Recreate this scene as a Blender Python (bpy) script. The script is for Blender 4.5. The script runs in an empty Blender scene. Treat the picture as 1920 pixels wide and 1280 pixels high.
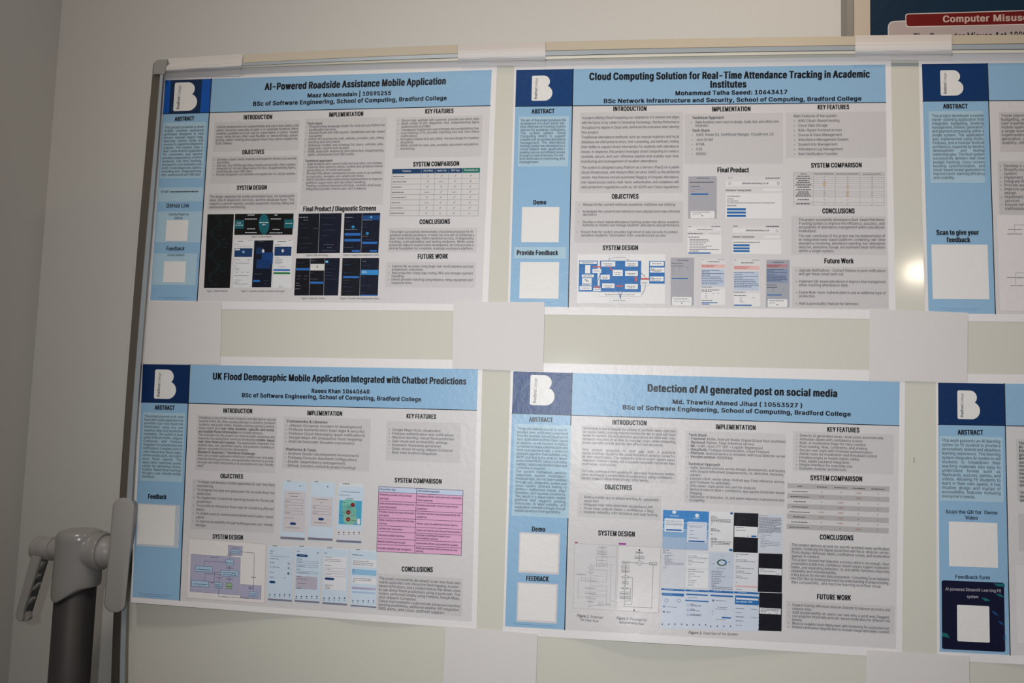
import bpy, bmesh, math, random
import numpy as np
from mathutils import Vector, Matrix
from mathutils.geometry import tessellate_polygon, delaunay_2d_cdt

scene = bpy.context.scene
col = scene.collection

# ------------------------------------------------------------------ camera
F = 1480.0                                   # focal length in pixels of a 1920 wide frame
CB = np.array([0.78921, 0.55804, -1.25286])  # camera in board axes: x right, y down, z into the wall
RV = np.array([-0.08575, 0.12714, 0.02276])
Z0 = 1.86                                    # height of the board-axes origin above the floor

def rotm(r):
    th = np.linalg.norm(r); k = r / th
    K = np.array([[0, -k[2], k[1]], [k[2], 0, -k[0]], [-k[1], k[0], 0]])
    return np.eye(3) + math.sin(th) * K + (1 - math.cos(th)) * K @ K

RM = rotm(RV)

def to_world(p):                             # board axes -> Blender axes
    p = np.asarray(p, float)
    return np.stack([p[..., 0], p[..., 2], Z0 - p[..., 1]], -1)

cam_d = bpy.data.cameras.new('camera')
cam = bpy.data.objects.new('camera', cam_d)
col.objects.link(cam)
ax = [to_world(RM[i]) - to_world([0, 0, 0]) for i in range(3)]
M = Matrix.Identity(4)
for i in range(3):
    M[i][0] = ax[0][i]; M[i][1] = -ax[1][i]; M[i][2] = -ax[2][i]; M[i][3] = to_world(CB)[i]
cam.matrix_world = M
cam_d.sensor_width = 36.0
cam_d.lens = F / 1920.0 * 36.0
cam_d.clip_start = 0.02
scene.camera = cam

# ------------------------------------------------------------------ light
world = bpy.data.worlds.new('room_light')
scene.world = world
world.use_nodes = True
bg = world.node_tree.nodes['Background']
bg.inputs[0].default_value = (0.97, 0.97, 1.0, 1)
bg.inputs[1].default_value = 0.135

def area(name, loc, target, size, power, color, shape='DISK', size_y=None, spread=None):
    d = bpy.data.lights.new(name, 'AREA')
    d.shape = shape; d.size = size
    if size_y: d.size_y = size_y
    d.energy = power; d.color = color
    if spread: d.spread = spread
    o = bpy.data.objects.new(name, d); col.objects.link(o)
    o.location = loc
    o.rotation_euler = (Vector(target) - Vector(loc)).to_track_quat('-Z', 'Y').to_euler()
    return o

CW = to_world(CB)
flash_d = bpy.data.lights.new('camera_flash', 'SPOT')
flash_d.energy = 38.0; flash_d.color = (0.97, 1.0, 1.03)
flash_d.spot_size = math.radians(106); flash_d.spot_blend = 1.0; flash_d.shadow_soft_size = 0.012
flash = bpy.data.objects.new('camera_flash', flash_d); col.objects.link(flash)
flash.location = (CW[0] - 0.14, CW[1], CW[2] + 0.04)
flash.rotation_euler = (Vector((CW[0] + 0.10, 0, CW[2] + 0.02)) - flash.location).to_track_quat('-Z', 'Y').to_euler()
area('downlight', (1.15, -0.55, 2.75), (1.15, 0.10, 1.95), 0.16, 1.5, (1.0, 0.78, 0.56), spread=math.radians(120))
area('ceiling_light', (0.15, -1.1, 2.9), (0.5, 0.05, 1.1), 0.3, 3.0, (1.0, 0.90, 0.78), spread=math.radians(110))

_p = np.array([(1720 - 960) / F, (510 - 640) / F, 1.0]) @ RM           # a lamp further down the room, mirrored in the board
_hit = CB + _p * (-CB[2] / _p[2]); _r = _p / np.linalg.norm(_p) * [1, 1, -1]
_far = to_world(_hit + _r * 4.0)
area('far_downlight', tuple(_far), tuple(to_world(_hit)), 0.08, 0.35, (1.0, 0.86, 0.68), spread=math.radians(60))

scene.view_settings.view_transform = 'Standard'
scene.view_settings.look = 'None'
scene.view_settings.exposure = 0.0
scene.view_settings.gamma = 1.0
scene.view_settings.use_curve_mapping = False

# ------------------------------------------------------------------ helpers
def B(px, py, h=0.0):
    """Point of the plane h metres in front of the board face that the lens sees at pixel (px, py)."""
    px, py, h = np.broadcast_arrays(np.asarray(px, float), np.asarray(py, float), np.asarray(h, float))
    d = np.stack([(px - 960) / F, (py - 640) / F, np.ones_like(px)], -1) @ RM
    t = (-h - CB[2]) / d[..., 2]
    return to_world(CB + d * t[..., None])

def to_px(w):
    p = np.array([w[0], Z0 - w[2], w[1]]) - CB
    q = RM @ p
    return (960 + F * q[0] / q[2], 640 + F * q[1] / q[2])

def srgb(c):
    c = c.lstrip('#')
    out = []
    for i in (0, 2, 4):
        v = int(c[i:i + 2], 16) / 255.0
        out.append(v / 12.92 if v <= 0.04045 else ((v + 0.055) / 1.055) ** 2.4)
    return (*out, 1.0)

MATS = {}
def base_mat(name, color, rough=0.5, metal=0.0, spec=0.5, bump=None, coat=0.0):
    if name in MATS: return MATS[name]
    m = bpy.data.materials.new(name); m.use_nodes = True
    nt = m.node_tree; p = nt.nodes['Principled BSDF']
    p.inputs['Base Color'].default_value = srgb(color) if isinstance(color, str) else color
    p.inputs['Roughness'].default_value = rough
    p.inputs['Metallic'].default_value = metal
    p.inputs['Specular IOR Level'].default_value = spec
    p.inputs['Coat Weight'].default_value = coat
    if bump:
        scale, strength, dist = bump
        tc = nt.nodes.new('ShaderNodeTexCoord')
        n = nt.nodes.new('ShaderNodeTexNoise'); n.inputs['Scale'].default_value = scale
        n.inputs['Detail'].default_value = 4.0
        b = nt.nodes.new('ShaderNodeBump'); b.inputs['Strength'].default_value = strength
        b.inputs['Distance'].default_value = dist
        nt.links.new(tc.outputs['Object'], n.inputs['Vector'])
        nt.links.new(n.outputs['Fac'], b.inputs['Height'])
        nt.links.new(b.outputs['Normal'], p.inputs['Normal'])
    MATS[name] = m
    return m

def ink(c):
    return base_mat('print_' + c.lstrip('#'), c, rough=0.37, spec=0.36, bump=(95.0, 0.35, 0.0015))

def link_mesh(name, verts, faces, midx, mats, parent=None, smooth=False):
    me = bpy.data.meshes.new(name)
    me.from_pydata([tuple(v) for v in verts], [], [tuple(f) for f in faces])
    for m in mats: me.materials.append(m)
    if midx is not None and len(mats) > 1:
        me.polygons.foreach_set('material_index', np.asarray(midx, dtype=np.int32))
    if smooth:
        me.polygons.foreach_set('use_smooth', [True] * len(me.polygons))
    me.update()
    o = bpy.data.objects.new(name, me); col.objects.link(o)
    if parent is not None:
        o.parent = parent
        o.matrix_parent_inverse = Matrix.Identity(4)
        p = parent; off = Vector((0, 0, 0))
        while p is not None:
            off += p.location; p = p.parent
        me.transform(Matrix.Translation(-off))
    return o

def tag(o, label=None, cat=None, group=None, kind=None):
    if label: o['label'] = label
    if cat: o['category'] = cat
    if group: o['group'] = group
    if kind: o['kind'] = kind
    return o

def empty(name, loc):
    o = bpy.data.objects.new(name, None); col.objects.link(o)
    o.location = [float(x) for x in loc]; o.empty_display_size = 0.05
    return o

# ------------------------------------------------------------------ lettering
FONT = None
try:
    FONT = bpy.data.fonts.load(bpy.utils.system_resource('DATAFILES', path='fonts') + '/Inter.woff2')
except Exception:
    FONT = None
STYLE = {'r': [(0, 0)], 'b': [(-.016, -.006), (.016, -.006), (-.016, .006), (.016, .006)],
         'k': [(x, y) for x in (-.034, 0, .034) for y in (-.014, .014)],
         'h': [(x, y) for x in (-.052, 0, .052) for y in (-.010, .010)]}
WIDEN = {'r': 0.0, 'b': 0.02, 'k': 0.05, 'h': 0.066}
GL = {}
_tc = bpy.data.curves.new('lettering', 'FONT')
if FONT: _tc.font = FONT
_to = bpy.data.objects.new('lettering', _tc); col.objects.link(_to)

def _raw(s, off, res):
    """outline of a string as flat triangles; strokes of the face may cross, so it is filled by winding number"""
    _tc.body = s; _tc.resolution_u = res; _tc.fill_mode = 'NONE'
    dg = bpy.context.evaluated_depsgraph_get(); dg.update()
    ev = _to.evaluated_get(dg); me = ev.to_mesh()
    v = np.zeros(len(me.vertices) * 3); me.vertices.foreach_get('co', v); v = v.reshape(-1, 3)[:, :2].copy()
    nxt = {}
    for e in me.edges: nxt.setdefault(e.vertices[0], []).append(e.vertices[1]); nxt.setdefault(e.vertices[1], []).append(e.vertices[0])
    ev.to_mesh_clear()
    seen = set(); loops = []
    for i in range(len(v)):
        if i in seen or i not in nxt: continue
        L = [i]; seen.add(i); p = None; c = i
        while True:
            n = [k for k in nxt[c] if k not in seen]
            if not n: break
            c = min(n, key=lambda k: (abs(k - c) != 1, k)); L.append(c); seen.add(c)
        if len(L) > 2: loops.append(L)
    if not loops: return v, []
    E = [(L[i], L[(i + 1) % len(L)]) for L in loops for i in range(len(L))]
    nv, ne, nf, *_ = delaunay_2d_cdt([Vector(p) for p in v], E, [], 0, 1e-6)
    nv = np.array([tuple(p) for p in nv]); f = []
    P0 = v[[e[0] for e in E]]; P1 = v[[e[1] for e in E]]
    for t in nf:
        c = nv[list(t)].mean(0)
        cr = (P1[:, 0] - P0[:, 0]) * (c[1] - P0[:, 1]) - (c[0] - P0[:, 0]) * (P1[:, 1] - P0[:, 1])
        w = np.sum((P0[:, 1] <= c[1]) & (P1[:, 1] > c[1]) & (cr > 0)) - np.sum((P0[:, 1] > c[1]) & (P1[:, 1] <= c[1]) & (cr < 0))
        if w != 0: f.append(tuple(t))
    v = nv
    return v, f

_h, _ = _raw('H', 0, 2); CAP = _h[:, 1].max(); HH = _raw('HH', 0, 2)[0][:, 0].max()
LEFT = _h[:, 0].min(); STEM = min(x for x in _h[:, 0] - LEFT if x > 1e-4); ASC = _raw('h', 0, 3)[0][:, 1].max()

def outline(c):
    if c in 'Il':                           # plain upright strokes, without the serifs of the loaded face
        t = CAP if c == 'I' else ASC; L = LEFT * .95
        return np.array([(L, 0), (L + STEM, 0), (L + STEM, t), (L, t)]), [(0, 1, 2, 3)], STEM + 2 * L
    v, f = _raw(c, 0, 4)
    return v, f, _raw('H' + c + 'H', 0, 2)[0][:, 0].max() - HH

def glyph(c, st):
    k = (c, st)
    if k not in GL:
        if c == ' ': GL[k] = (np.zeros((0, 2)), [], (_raw('H H', 0, 2)[0][:, 0].max() - HH) / CAP, np.zeros(0))
        else:
            v, f, w = outline(c); z = np.zeros(len(v))
            if st != 'r' and len(v):        # swell the strokes for the bold and the heavy condensed face
                n = len(v); vv = []; ff = []; zz = []
                for q, (dx, dy) in enumerate(STYLE[st]):
                    vv.append(v + [dx, dy]); ff += [tuple(i + q * n for i in t) for t in f]; zz.append(np.full(n, .3 * q))
                v, f, z = np.concatenate(vv), ff, np.concatenate(zz)
            w += WIDEN[st]
            GL[k] = (v / CAP, f, w / CAP, z)
    return GL[k]

def runs(s, st):
    """'~' switches bold on and off inside a line."""
    out = []; cur = st
    for ch in s:
        if ch == '~': cur = 'b' if cur != 'b' else st
        else: out.append((ch, cur))
    return out

def natural(s, st):
    return sum(glyph(c, k)[2] for c, k in runs(s, st))

# ------------------------------------------------------------------ flat printed sheets
def homography(src, dst):
    A = []
    for (u, v), (x, y) in zip(src, dst):
        A.append([u, v, 1, 0, 0, 0, -x * u, -x * v, -x]); A.append([0, 0, 0, u, v, 1, -y * u, -y * v, -y])
    return np.linalg.svd(np.array(A, float))[2][-1].reshape(3, 3)

def hap(Hm, x, y):
    x, y = np.broadcast_arrays(np.asarray(x, float), np.asarray(y, float))
    w = Hm[2, 0] * x + Hm[2, 1] * y + Hm[2, 2]
    return (Hm[0, 0] * x + Hm[0, 1] * y + Hm[0, 2]) / w, (Hm[1, 0] * x + Hm[1, 1] * y + Hm[1, 2]) / w

class Sheet:
    """A printed sheet hanging in front of the board: print area quad, distance and lift off the board."""
    def __init__(self, quad, h0=0.0006, lift=None):
        self.H = homography([(0, 0), (1, 0), (1, 1), (0, 1)], quad)
        self.I = np.linalg.inv(self.H)
        self.h0 = h0; self.lift = lift
    def px(self, u, v): return hap(self.H, u, v)
    def uv(self, x, y): return hap(self.I, x, y)
    def world(self, x, y, layer):
        h = self.h0 + 0.0001 * np.asarray(layer, float)
        if self.lift is not None:
            u, v = self.uv(x, y); h = h + self.lift(u, v)
        return B(x, y, h)
    def udir(self, x, y):
        u, v = self.uv(x, y); a = self.px(u + 0.02, v); d = np.array([a[0] - x, a[1] - y]); return d / np.hypot(*d)
    def vdir(self, x, y):
        u, v = self.uv(x, y); a = self.px(u, v + 0.02); d = np.array([a[0] - x, a[1] - y]); return d / np.hypot(*d)

class Part:
    def __init__(self, sheet, name, parent):
        self.s = sheet; self.name = name; self.parent = parent
        self.v = []; self.l = []; self.f = []; self.m = []; self.mats = []; self.n = 0
        self.thin = None
    def mi(self, c):
        m = c if not isinstance(c, str) else ink(c)
        if m not in self.mats: self.mats.append(m)
        return self.mats.index(m)
    def add(self, v, f, c, layer):
        v = np.asarray(v, float); k = self.mi(c)
        self.v.append(v); self.l.append(np.zeros(len(v)) + layer)
        n = self.n
        for t in f:
            self.f.append(tuple(i + n for i in t)); self.m.append(k)
        self.n += len(v)
        return self
    def quad(self, a, b, c_, d, c, layer, step=7):
        a, b, c_, d = [np.asarray(p, float) for p in (a, b, c_, d)]
        if self.s.lift is None: nx = ny = 1
        else:
            nx = max(1, int(math.ceil(max(np.hypot(*(b - a)), np.hypot(*(c_ - d))) / step)))
            ny = max(1, int(math.ceil(max(np.hypot(*(d - a)), np.hypot(*(c_ - b))) / step)))
        V = []; Fc = []
        for j in range(ny + 1):
            for i in range(nx + 1):
                s, t = i / nx, j / ny
                V.append((a * (1 - s) + b * s) * (1 - t) + (d * (1 - s) + c_ * s) * t)
        for j in range(ny):
            for i in range(nx):
                k = j * (nx + 1) + i
                Fc.append((k, k + nx + 1, k + nx + 2, k + 1))
        return self.add(V, Fc, c, layer)
    def corners(self, p0, p1):
        u0, v0 = self.s.uv(*p0); u1, v1 = self.s.uv(*p1)
        return [self.s.px(u, v) for u, v in ((u0, v0), (u1, v0), (u1, v1), (u0, v1))]
    def rect(self, p0, p1, c, layer):
        return self.quad(*self.corners(p0, p1), c, layer)
    def frame(self, p0, p1, c, layer, t=0.7):
        q = self.corners(p0, p1)
        for i in range(4): self.line([q[i], q[(i + 1) % 4]], t, c, layer)
        return self
    def line(self, pts, t, c, layer):
        for p, q in zip(pts[:-1], pts[1:]):
            p = np.asarray(p, float); q = np.asarray(q, float); d = q - p
            L = np.hypot(*d)
            if L < 1e-6: continue
            d /= L; n = np.array([-d[1], d[0]]) * t / 2
            p2, q2 = p - d * t / 2, q + d * t / 2
            self.quad(p2 + n, q2 + n, q2 - n, p2 - n, c, layer)
        return self
    def poly(self, pts, c, layer):
        t = tessellate_polygon([[Vector((p[0], p[1], 0)) for p in pts]])
        return self.add(pts, [tuple(x) for x in t], c, layer)
    def ell(self, ctr, rx, ry, c, layer, n=20, r0=None):
        P = [(ctr[0] + rx * math.cos(a), ctr[1] + ry * math.sin(a)) for a in np.linspace(0, 2 * math.pi, n, endpoint=False)]
        if r0 is None: return self.add(P, [tuple(range(n - 1, -1, -1))], c, layer)
        Q = [(ctr[0] + rx * r0 * math.cos(a), ctr[1] + ry * r0 * math.sin(a)) for a in np.linspace(0, 2 * math.pi, n, endpoint=False)]
        return self.add(P + Q, [(i, i + n, (i + 1) % n + n, (i + 1) % n) for i in range(n)], c, layer)
    def rrect(self, p0, p1, r, c, layer):
        q = [np.array(x) for x in self.corners(p0, p1)]
        W_ = np.hypot(*(q[1] - q[0])); H_ = np.hypot(*(q[3] - q[0])); a, b = min(.5, r / W_), min(.5, r / H_)
        f = lambda s, t: (q[0] * (1 - s) + q[1] * s) * (1 - t) + (q[3] * (1 - s) + q[2] * s) * t
        for s0, s1, t0, t1 in ((a, 1 - a, 0, 1), (0, a, b, 1 - b), (1 - a, 1, b, 1 - b)):
            if s1 - s0 > 1e-6 and t1 - t0 > 1e-6: self.quad(f(s0, t0), f(s1, t0), f(s1, t1), f(s0, t1), c, layer)
        for cx, cy, sx, sy in ((a, b, -1, -1), (1 - a, b, 1, -1), (1 - a, 1 - b, 1, 1), (a, 1 - b, -1, 1)):
            P = [f(cx, cy)] + [f(cx + sx * a * math.cos(k * math.pi / 10), cy + sy * b * math.sin(k * math.pi / 10)) for k in range(6)]
            self.add(P, [(0, k, k + 1) for k in range(1, 6)], c, layer)
        return self
    # text from pixel a (left end of the baseline) to pixel b (right end), or with a natural width
    def text(self, a, b, s, cap, st='r', c='#141416', layer=9, extra=None, up=None, xf=None, slant=0.0):
        a = np.asarray(a, float)
        nat = natural(s, st) * cap
        if b is not None:
            d = np.asarray(b, float) - a; L = np.hypot(*d); d = d / L
            sx = L / nat
        else:
            d = self.s.udir(*a); sx = xf or 0.93
        up_ = -self.s.vdir(*a) if up is None else np.asarray(up, float)
        up_ = up_ + d * slant
        x = 0.0
        for ch, k in runs(s, st):
            v, f, w, z = glyph(ch, k)
            if len(v):
                vx = (x + v[:, 0]) * cap * sx; vy = v[:, 1] * cap
                self.add(a[None] + vx[:, None] * d[None] + vy[:, None] * up_[None], f, c, layer + z)
            x += w + ((extra or 0) / (cap * sx) if ch == ' ' else 0)
        return self
    def head(self, a, b, s, cap=8, c='#121214'):
        return self.text(a, b, s, cap, 'h', c)
    def block(self, x, y, w, pitch, cap, lines, just=True, c='#47474c', bul=8.0, xf=0.92):
        vd = self.s.vdir(x, y); vd = vd / vd[1]
        for i, s in enumerate(lines):
            if not s: continue
            st = 'r'; j = just
            p = np.array([x, y], float) + vd * pitch * i
            if s[0] == '*': st = 'b'; s = s[1:]; j = False; p = p - self.s.udir(*p) * bul * 0.75
            if s[0] == '•':
                q = p - self.s.udir(*p) * bul
                self.ell(q + np.array([.8, -cap * .36]), cap * .15, cap * .15, c, 9, 8)
                s = s[1:]
            elif s[0] == ' ': s = s[1:]
            if s.endswith('|'): j = False; s = s[:-1]
            nat = natural(s, st) * cap * xf
            if j:
                ns = s.count(' ')
                if nat < w and ns: self.text(p, None, s, cap, st, c, extra=(w - nat) / ns, xf=xf)
                else: self.text(p, None, s, cap, st, c, xf=xf * min(1.0, w / nat) if nat > w else xf)
            else:
                self.text(p, None, s, cap, st, c, xf=xf * min(1.0, w / nat))
        return self
    def greek(self, x, y, w, t, c, layer=8, seed=None, solid=False):
        """a line of print too small to read: a row of short dashes"""
        d = self.s.udir(x, y); rnd = random.Random(seed if seed is not None else int(x * 31 + y * 17))
        k = 0.0
        while k < w:
            L = min(w - k, rnd.uniform(2.0, 5.5) if not solid else w)
            a = np.array([x, y]) + d * k; b = a + d * L
            n = -self.s.vdir(x, y) * t * .82
            self.quad(a, b, b + n, a + n, c, layer)
            k += L + .8
        return self
    def build(self):
        v = np.concatenate(self.v); l = np.concatenate(self.l)
        W = self.s.world(v[:, 0], v[:, 1], l)
        return link_mesh(self.name, W, self.f, self.m, self.mats, self.parent)

LOGO = []
def _logo():
    P = []
    def arc(cx, cy, r, a0, a1, n=14):
        for k in range(n + 1):
            a = math.radians(a0 + (a1 - a0) * k / n); P.append(((cx + r * math.cos(a) - 277) / 180, (cy + r * math.sin(a) - 297) / 223))
    arc(289, 309, 12, 180, 270, 5)
    arc(380, 351, 54, -90, 42)
    arc(391, 453, 67, -70, 90)
    arc(289, 508, 12, 90, 180, 5)
    return P
LOGO = _logo()

PAPER = '#eae6e5'; GREY = '#d8d4d4'; PANEL = '#cdc9c9'; LBLUE = '#92b9d8'; LPANEL = '#aecbdc'
NAVY = '#023b74'; DARK = '#1a1a1d'; WHITE = '#e9e6e3'

class Poster:
    def __init__(self, label, paper, quad, dv, bb, lift=None, navy=NAVY, h0=0.0006, group='student research posters taped to the whiteboard', bands=None):
        self.s = Sheet(quad, h0, lift)
        bx = B(0.5 * (paper[2][0] + paper[3][0]), 0.5 * (paper[2][1] + paper[3][1]), h0)
        self.root = tag(empty('research_poster', bx), label, 'poster', group)
        s = self.s
        p = self.part('paper_sheet'); p.quad(*paper, PAPER, -0.8); p.quad(paper[0], paper[3], paper[2], paper[1], PAPER, -2.2)
        for i in range(4):
            a, b = paper[i], paper[(i + 1) % 4]
            n0 = p.n
            K = max(1, int(math.ceil(np.hypot(b[0] - a[0], b[1] - a[1]) / 7))) if lift is not None else 1
            pts = [(a[0] + (b[0] - a[0]) * k / K, a[1] + (b[1] - a[1]) * k / K) for k in range(K + 1)]
            k0 = p.mi(PAPER)
            p.v.append(np.array(pts + pts)); p.l.append(np.array([-0.8] * (K + 1) + [-2.2] * (K + 1)))
            for k in range(K):
                p.f.append((n0 + k, n0 + k + 1, n0 + K + 2 + k, n0 + K + 1 + k)); p.m.append(k0)
            p.n += 2 * (K + 1)
        p.quad(s.px(dv, bb), s.px(1, bb), s.px(1, 1), s.px(dv, 1), GREY, 0)
        p.line([s.px(dv, 0), s.px(dv, 0.5), s.px(dv, 1)], 1.8, DARK, 1.4)
        p.line([s.px(0, bb), s.px(dv, bb), s.px(1, bb)], 1.5, '#16283c', 1.5)
        p.build()
        p = self.part('side_column'); p.quad(s.px(0, bb), s.px(dv, bb), s.px(dv, 1), s.px(0, 1), LBLUE, 0.3)
        self.side = p.build()
        self.bannerp = self.part('title_banner'); self.bannerp.quad(s.px(dv, 0), s.px(1, 0), s.px(1, bb), s.px(dv, bb), LBLUE, 0.4)
        self.banner = self.bannerp.build()
        p = self.part('logo_panel')
        if bands:
            p.quad(s.px(0, 0), s.px(dv, 0), s.px(dv, bb), s.px(0, bb), '#0d54ae', 0.4)
            p.quad(s.px(dv * .125, 0), s.px(dv * .80, 0), s.px(dv * .80, bb), s.px(dv * .125, bb), '#06294e', 0.7)
        else: p.quad(s.px(0, 0), s.px(dv, 0), s.px(dv, bb), s.px(0, bb), navy, 0.4)
        self.logo_panel = p.build()
    def part(self, name, parent=None): return Part(self.s, name, parent or self.root)
    def logo(self, p0, p1):
        p = self.part('logo_letter', self.logo_panel)
        u0, v0 = self.s.uv(*p0); u1, v1 = self.s.uv(*p1)
        P = [self.s.px(u0 + (u1 - u0) * a, v0 + (v1 - v0) * b) for a, b in LOGO]
        p.poly(P, WHITE, 1.6)
        f = lambda a, b: np.array(self.s.px(u0 + (u1 - u0) * a, v0 + (v1 - v0) * b))
        a, b, c = f(.255, .935), f(.265, .50), f(.27, .10)
        right = f(.355, .935) - f(.255, .935); up = -right / np.hypot(*right)
        cap = np.hypot(*(f(.255, .9) - f(.14, .9)))
        p.text(a, b, 'Bradford', cap, 'b', '#1c1c1f', 3, up=up)
        p.text(b + (c - b) * .03, c, 'College', cap, 'r', '#606064', 3, up=up)
        p.build()
    def title(self, rows):
        p = self.part('title_text', self.banner)
        for a, b, s, cap, st in rows: p.text(a, b, s, cap, st, '#0e0e12', 4)
        p.build()
    def heading(self, a, b, s, cap=8, st='h', parent=None):
        p = self.part('heading', parent); p.text(a, b, s, cap, st, '#111113', 4); p.build()
    def panel(self, p0, p1, c=PANEL, name='text_panel', blocks=(), extra=None, parent=None):
        p = self.part(name, parent)
        p.rect(p0, p1, c, 1.5)
        for b in blocks: p.block(*b[:6], **(b[6] if len(b) > 6 else {}))
        if extra: extra(p)
        p.build()
    def blank(self, p0, p1, parent=None):
        p = self.part('white_square', parent); p.rect(p0, p1, WHITE, 3); p.build()

class Cr:
    """pixel of the photograph from a pixel of an enlarged crop"""
    def __init__(self, ox, oy, s): self.ox, self.oy, self.k = ox, oy, s
    def __call__(self, x, y): return (self.ox + x / self.k, self.oy + y / self.k)
    def box(self, x0, y0, x1, y1): return (self(x0, y0), self(x1, y1))
# ------------------------------------------------------------------ room
WALLY = 0.17
wall_m = base_mat('wall_paint', '#dad8d3', rough=0.55, spec=0.35, bump=(60.0, 0.12, 0.001))
floor_m = base_mat('floor_vinyl', '#8d8780', rough=0.5)
def box_mesh(name, lo, hi, m, parent=None, kind=None, bevel=0.0):
    bm = bmesh.new(); bmesh.ops.create_cube(bm, size=1.0)
    for v in bm.verts: v.co = Vector([lo[i] + (v.co[i] + .5) * (hi[i] - lo[i]) for i in range(3)])
    if bevel: bmesh.ops.bevel(bm, geom=bm.edges[:], offset=bevel, segments=3, affect='EDGES', profile=.6)
    return bm_obj(name, bm, m, parent, kind)
def bm_obj(name, bm, m, parent=None, kind=None, smooth=False):
    bmesh.ops.recalc_face_normals(bm, faces=bm.faces[:])
    me = bpy.data.meshes.new(name); bm.to_mesh(me); bm.free()
    for x in (m if isinstance(m, list) else [m]): me.materials.append(x)
    if smooth: me.polygons.foreach_set('use_smooth', [True] * len(me.polygons))
    o = bpy.data.objects.new(name, me); col.objects.link(o)
    if parent is not None:
        off = Vector((0, 0, 0)); p = parent
        while p is not None: off += p.location; p = p.parent
        me.transform(Matrix.Translation(-off)); o.parent = parent
    if kind: o['kind'] = kind
    return o
XC = float(B(66, 640, -WALLY)[0])            # corner between the two walls
box_mesh('wall_back', (XC - .1, WALLY, 0), (3.2, WALLY + .1, 3.0), wall_m, kind='structure')
box_mesh('wall_left', (XC - .1, -3.2, 0), (XC, WALLY, 3.0), wall_m, kind='structure')
box_mesh('floor', (XC - .1, -3.2, -.05), (3.2, WALLY + .1, 0), floor_m, kind='structure')

# ------------------------------------------------------------------ whiteboard on its stand
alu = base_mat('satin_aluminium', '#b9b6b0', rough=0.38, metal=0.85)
alu_side = base_mat('satin_aluminium_shaded', '#8c857d', rough=0.45, metal=0.8)  # same aluminium, darker reflection of the left side put into the colour
alu_lip = base_mat('aluminium_lip_flash_tint', '#b3bcc2', rough=0.42, metal=0.3)  # same aluminium, bluish flash reflection put into the colour
cream = base_mat('anodised_warm_reflection', '#dcd2bf', rough=0.32, metal=0.15)  # satin aluminium bevel; warm ceiling reflection put into the colour
gap_m = base_mat('rail_groove', '#6a655f', rough=0.6)  # dark grey for the narrow groove lines of the rail
plast = base_mat('grey_plastic', '#a09d9a', rough=0.2, spec=0.5)
plast2 = base_mat('light_grey_plastic', '#aaa6a2', rough=0.38, spec=0.5)
plast_d = base_mat('dark_grey_plastic', '#5d5c5f', rough=0.45)
pole_m = base_mat('grey_painted_steel', '#3c3a3b', rough=0.5, metal=0.0)
enamel = base_mat('board_enamel', '#d5d2c6', rough=0.10, spec=0.3, bump=(7.0, 0.03, 0.002))

wb = tag(empty('whiteboard', (float(B(1000, 640)[0]), 0.0, 0.0)), 'large aluminium-framed whiteboard on a grey pivot stand, six blue posters taped on it', 'whiteboard')

def poly_interp(pts, n, axis):
    pts = sorted(pts, key=lambda p: p[axis]); t = np.array([p[axis] for p in pts]); o = np.array([p[1 - axis] for p in pts])
    d = np.polyfit(t, o, 3 if len(pts) > 4 else 2)
    T = np.linspace(t[0], t[-1], n); O = np.polyval(d, T)
    return np.stack([T, O], 1) if axis == 0 else np.stack([O, T], 1)

# pixel lines of the top rail, from the outer edge down, with the depth of each step
top_lines = [
    ([(300, 111.6), (456, 103), (660, 92.5), (800, 86), (1023, 77.2), (1300, 72), (1560, 69.4), (1785, 65.8), (1920, 64.7)], -0.012),
    ([(300, 126.5), (456, 118.2), (660, 108.6), (800, 101.4), (1023, 93.8), (1340, 88.2), (1560, 85.6), (1785, 82.9), (1920, 80.6)], 0.010)]
offs = [(0.8, 0.0104, 'gap'), (1.3, 0.012, 'edge'), (9.8, 0.012, 'lip'), (10.5, 0.0104, 'gap'), (11.0, 0.0108, 'edge'), (16.4, 0.0095, 'cream2'), (17.6, 0.0002, 'edge')]
NT = 60
def right_extend(L, xw):
    """carry a rail line on past the picture to board x = xw (world), straight on"""
    P = [L[k] for k in range(len(L))]
    return P
base0 = poly_interp(top_lines[0][0], NT, 0); base1 = poly_interp(top_lines[1][0], NT, 0)
XR = float(B(1920, 80)[0]) + 0.28            # right end of the board, outside the picture
def ext(Wl):
    d = Wl[-1] - Wl[-6]; d = d / d[0]
    return np.concatenate([Wl, (Wl[-1] + d * (XR - Wl[-1][0]))[None]])
rows = [ext(B(base0[:, 0], base0[:, 1], -0.012)), ext(B(base1[:, 0], base1[:, 1], 0.010))]
mats_seq = ['cream']
for off, h, nm in offs:
    rows.append(ext(B(base1[:, 0], base1[:, 1] + off * np.interp(base1[:, 0], [300, 456, 800, 1023, 1560, 1920], [.5, .56, .78, .97, .97, 1.08]), h))); mats_seq.append({'gap': 'gap', 'edge': 'alu', 'lip': 'lip', 'cream2': 'cream2'}[nm])
MS = {'cream': cream, 'cream2': base_mat('aluminium_step_lit', '#efe6d4', rough=.5), 'gap': gap_m, 'alu': alu, 'lip': alu_lip, 'side': alu_side}  # lower step: warm light on the aluminium put into its colour
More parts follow.
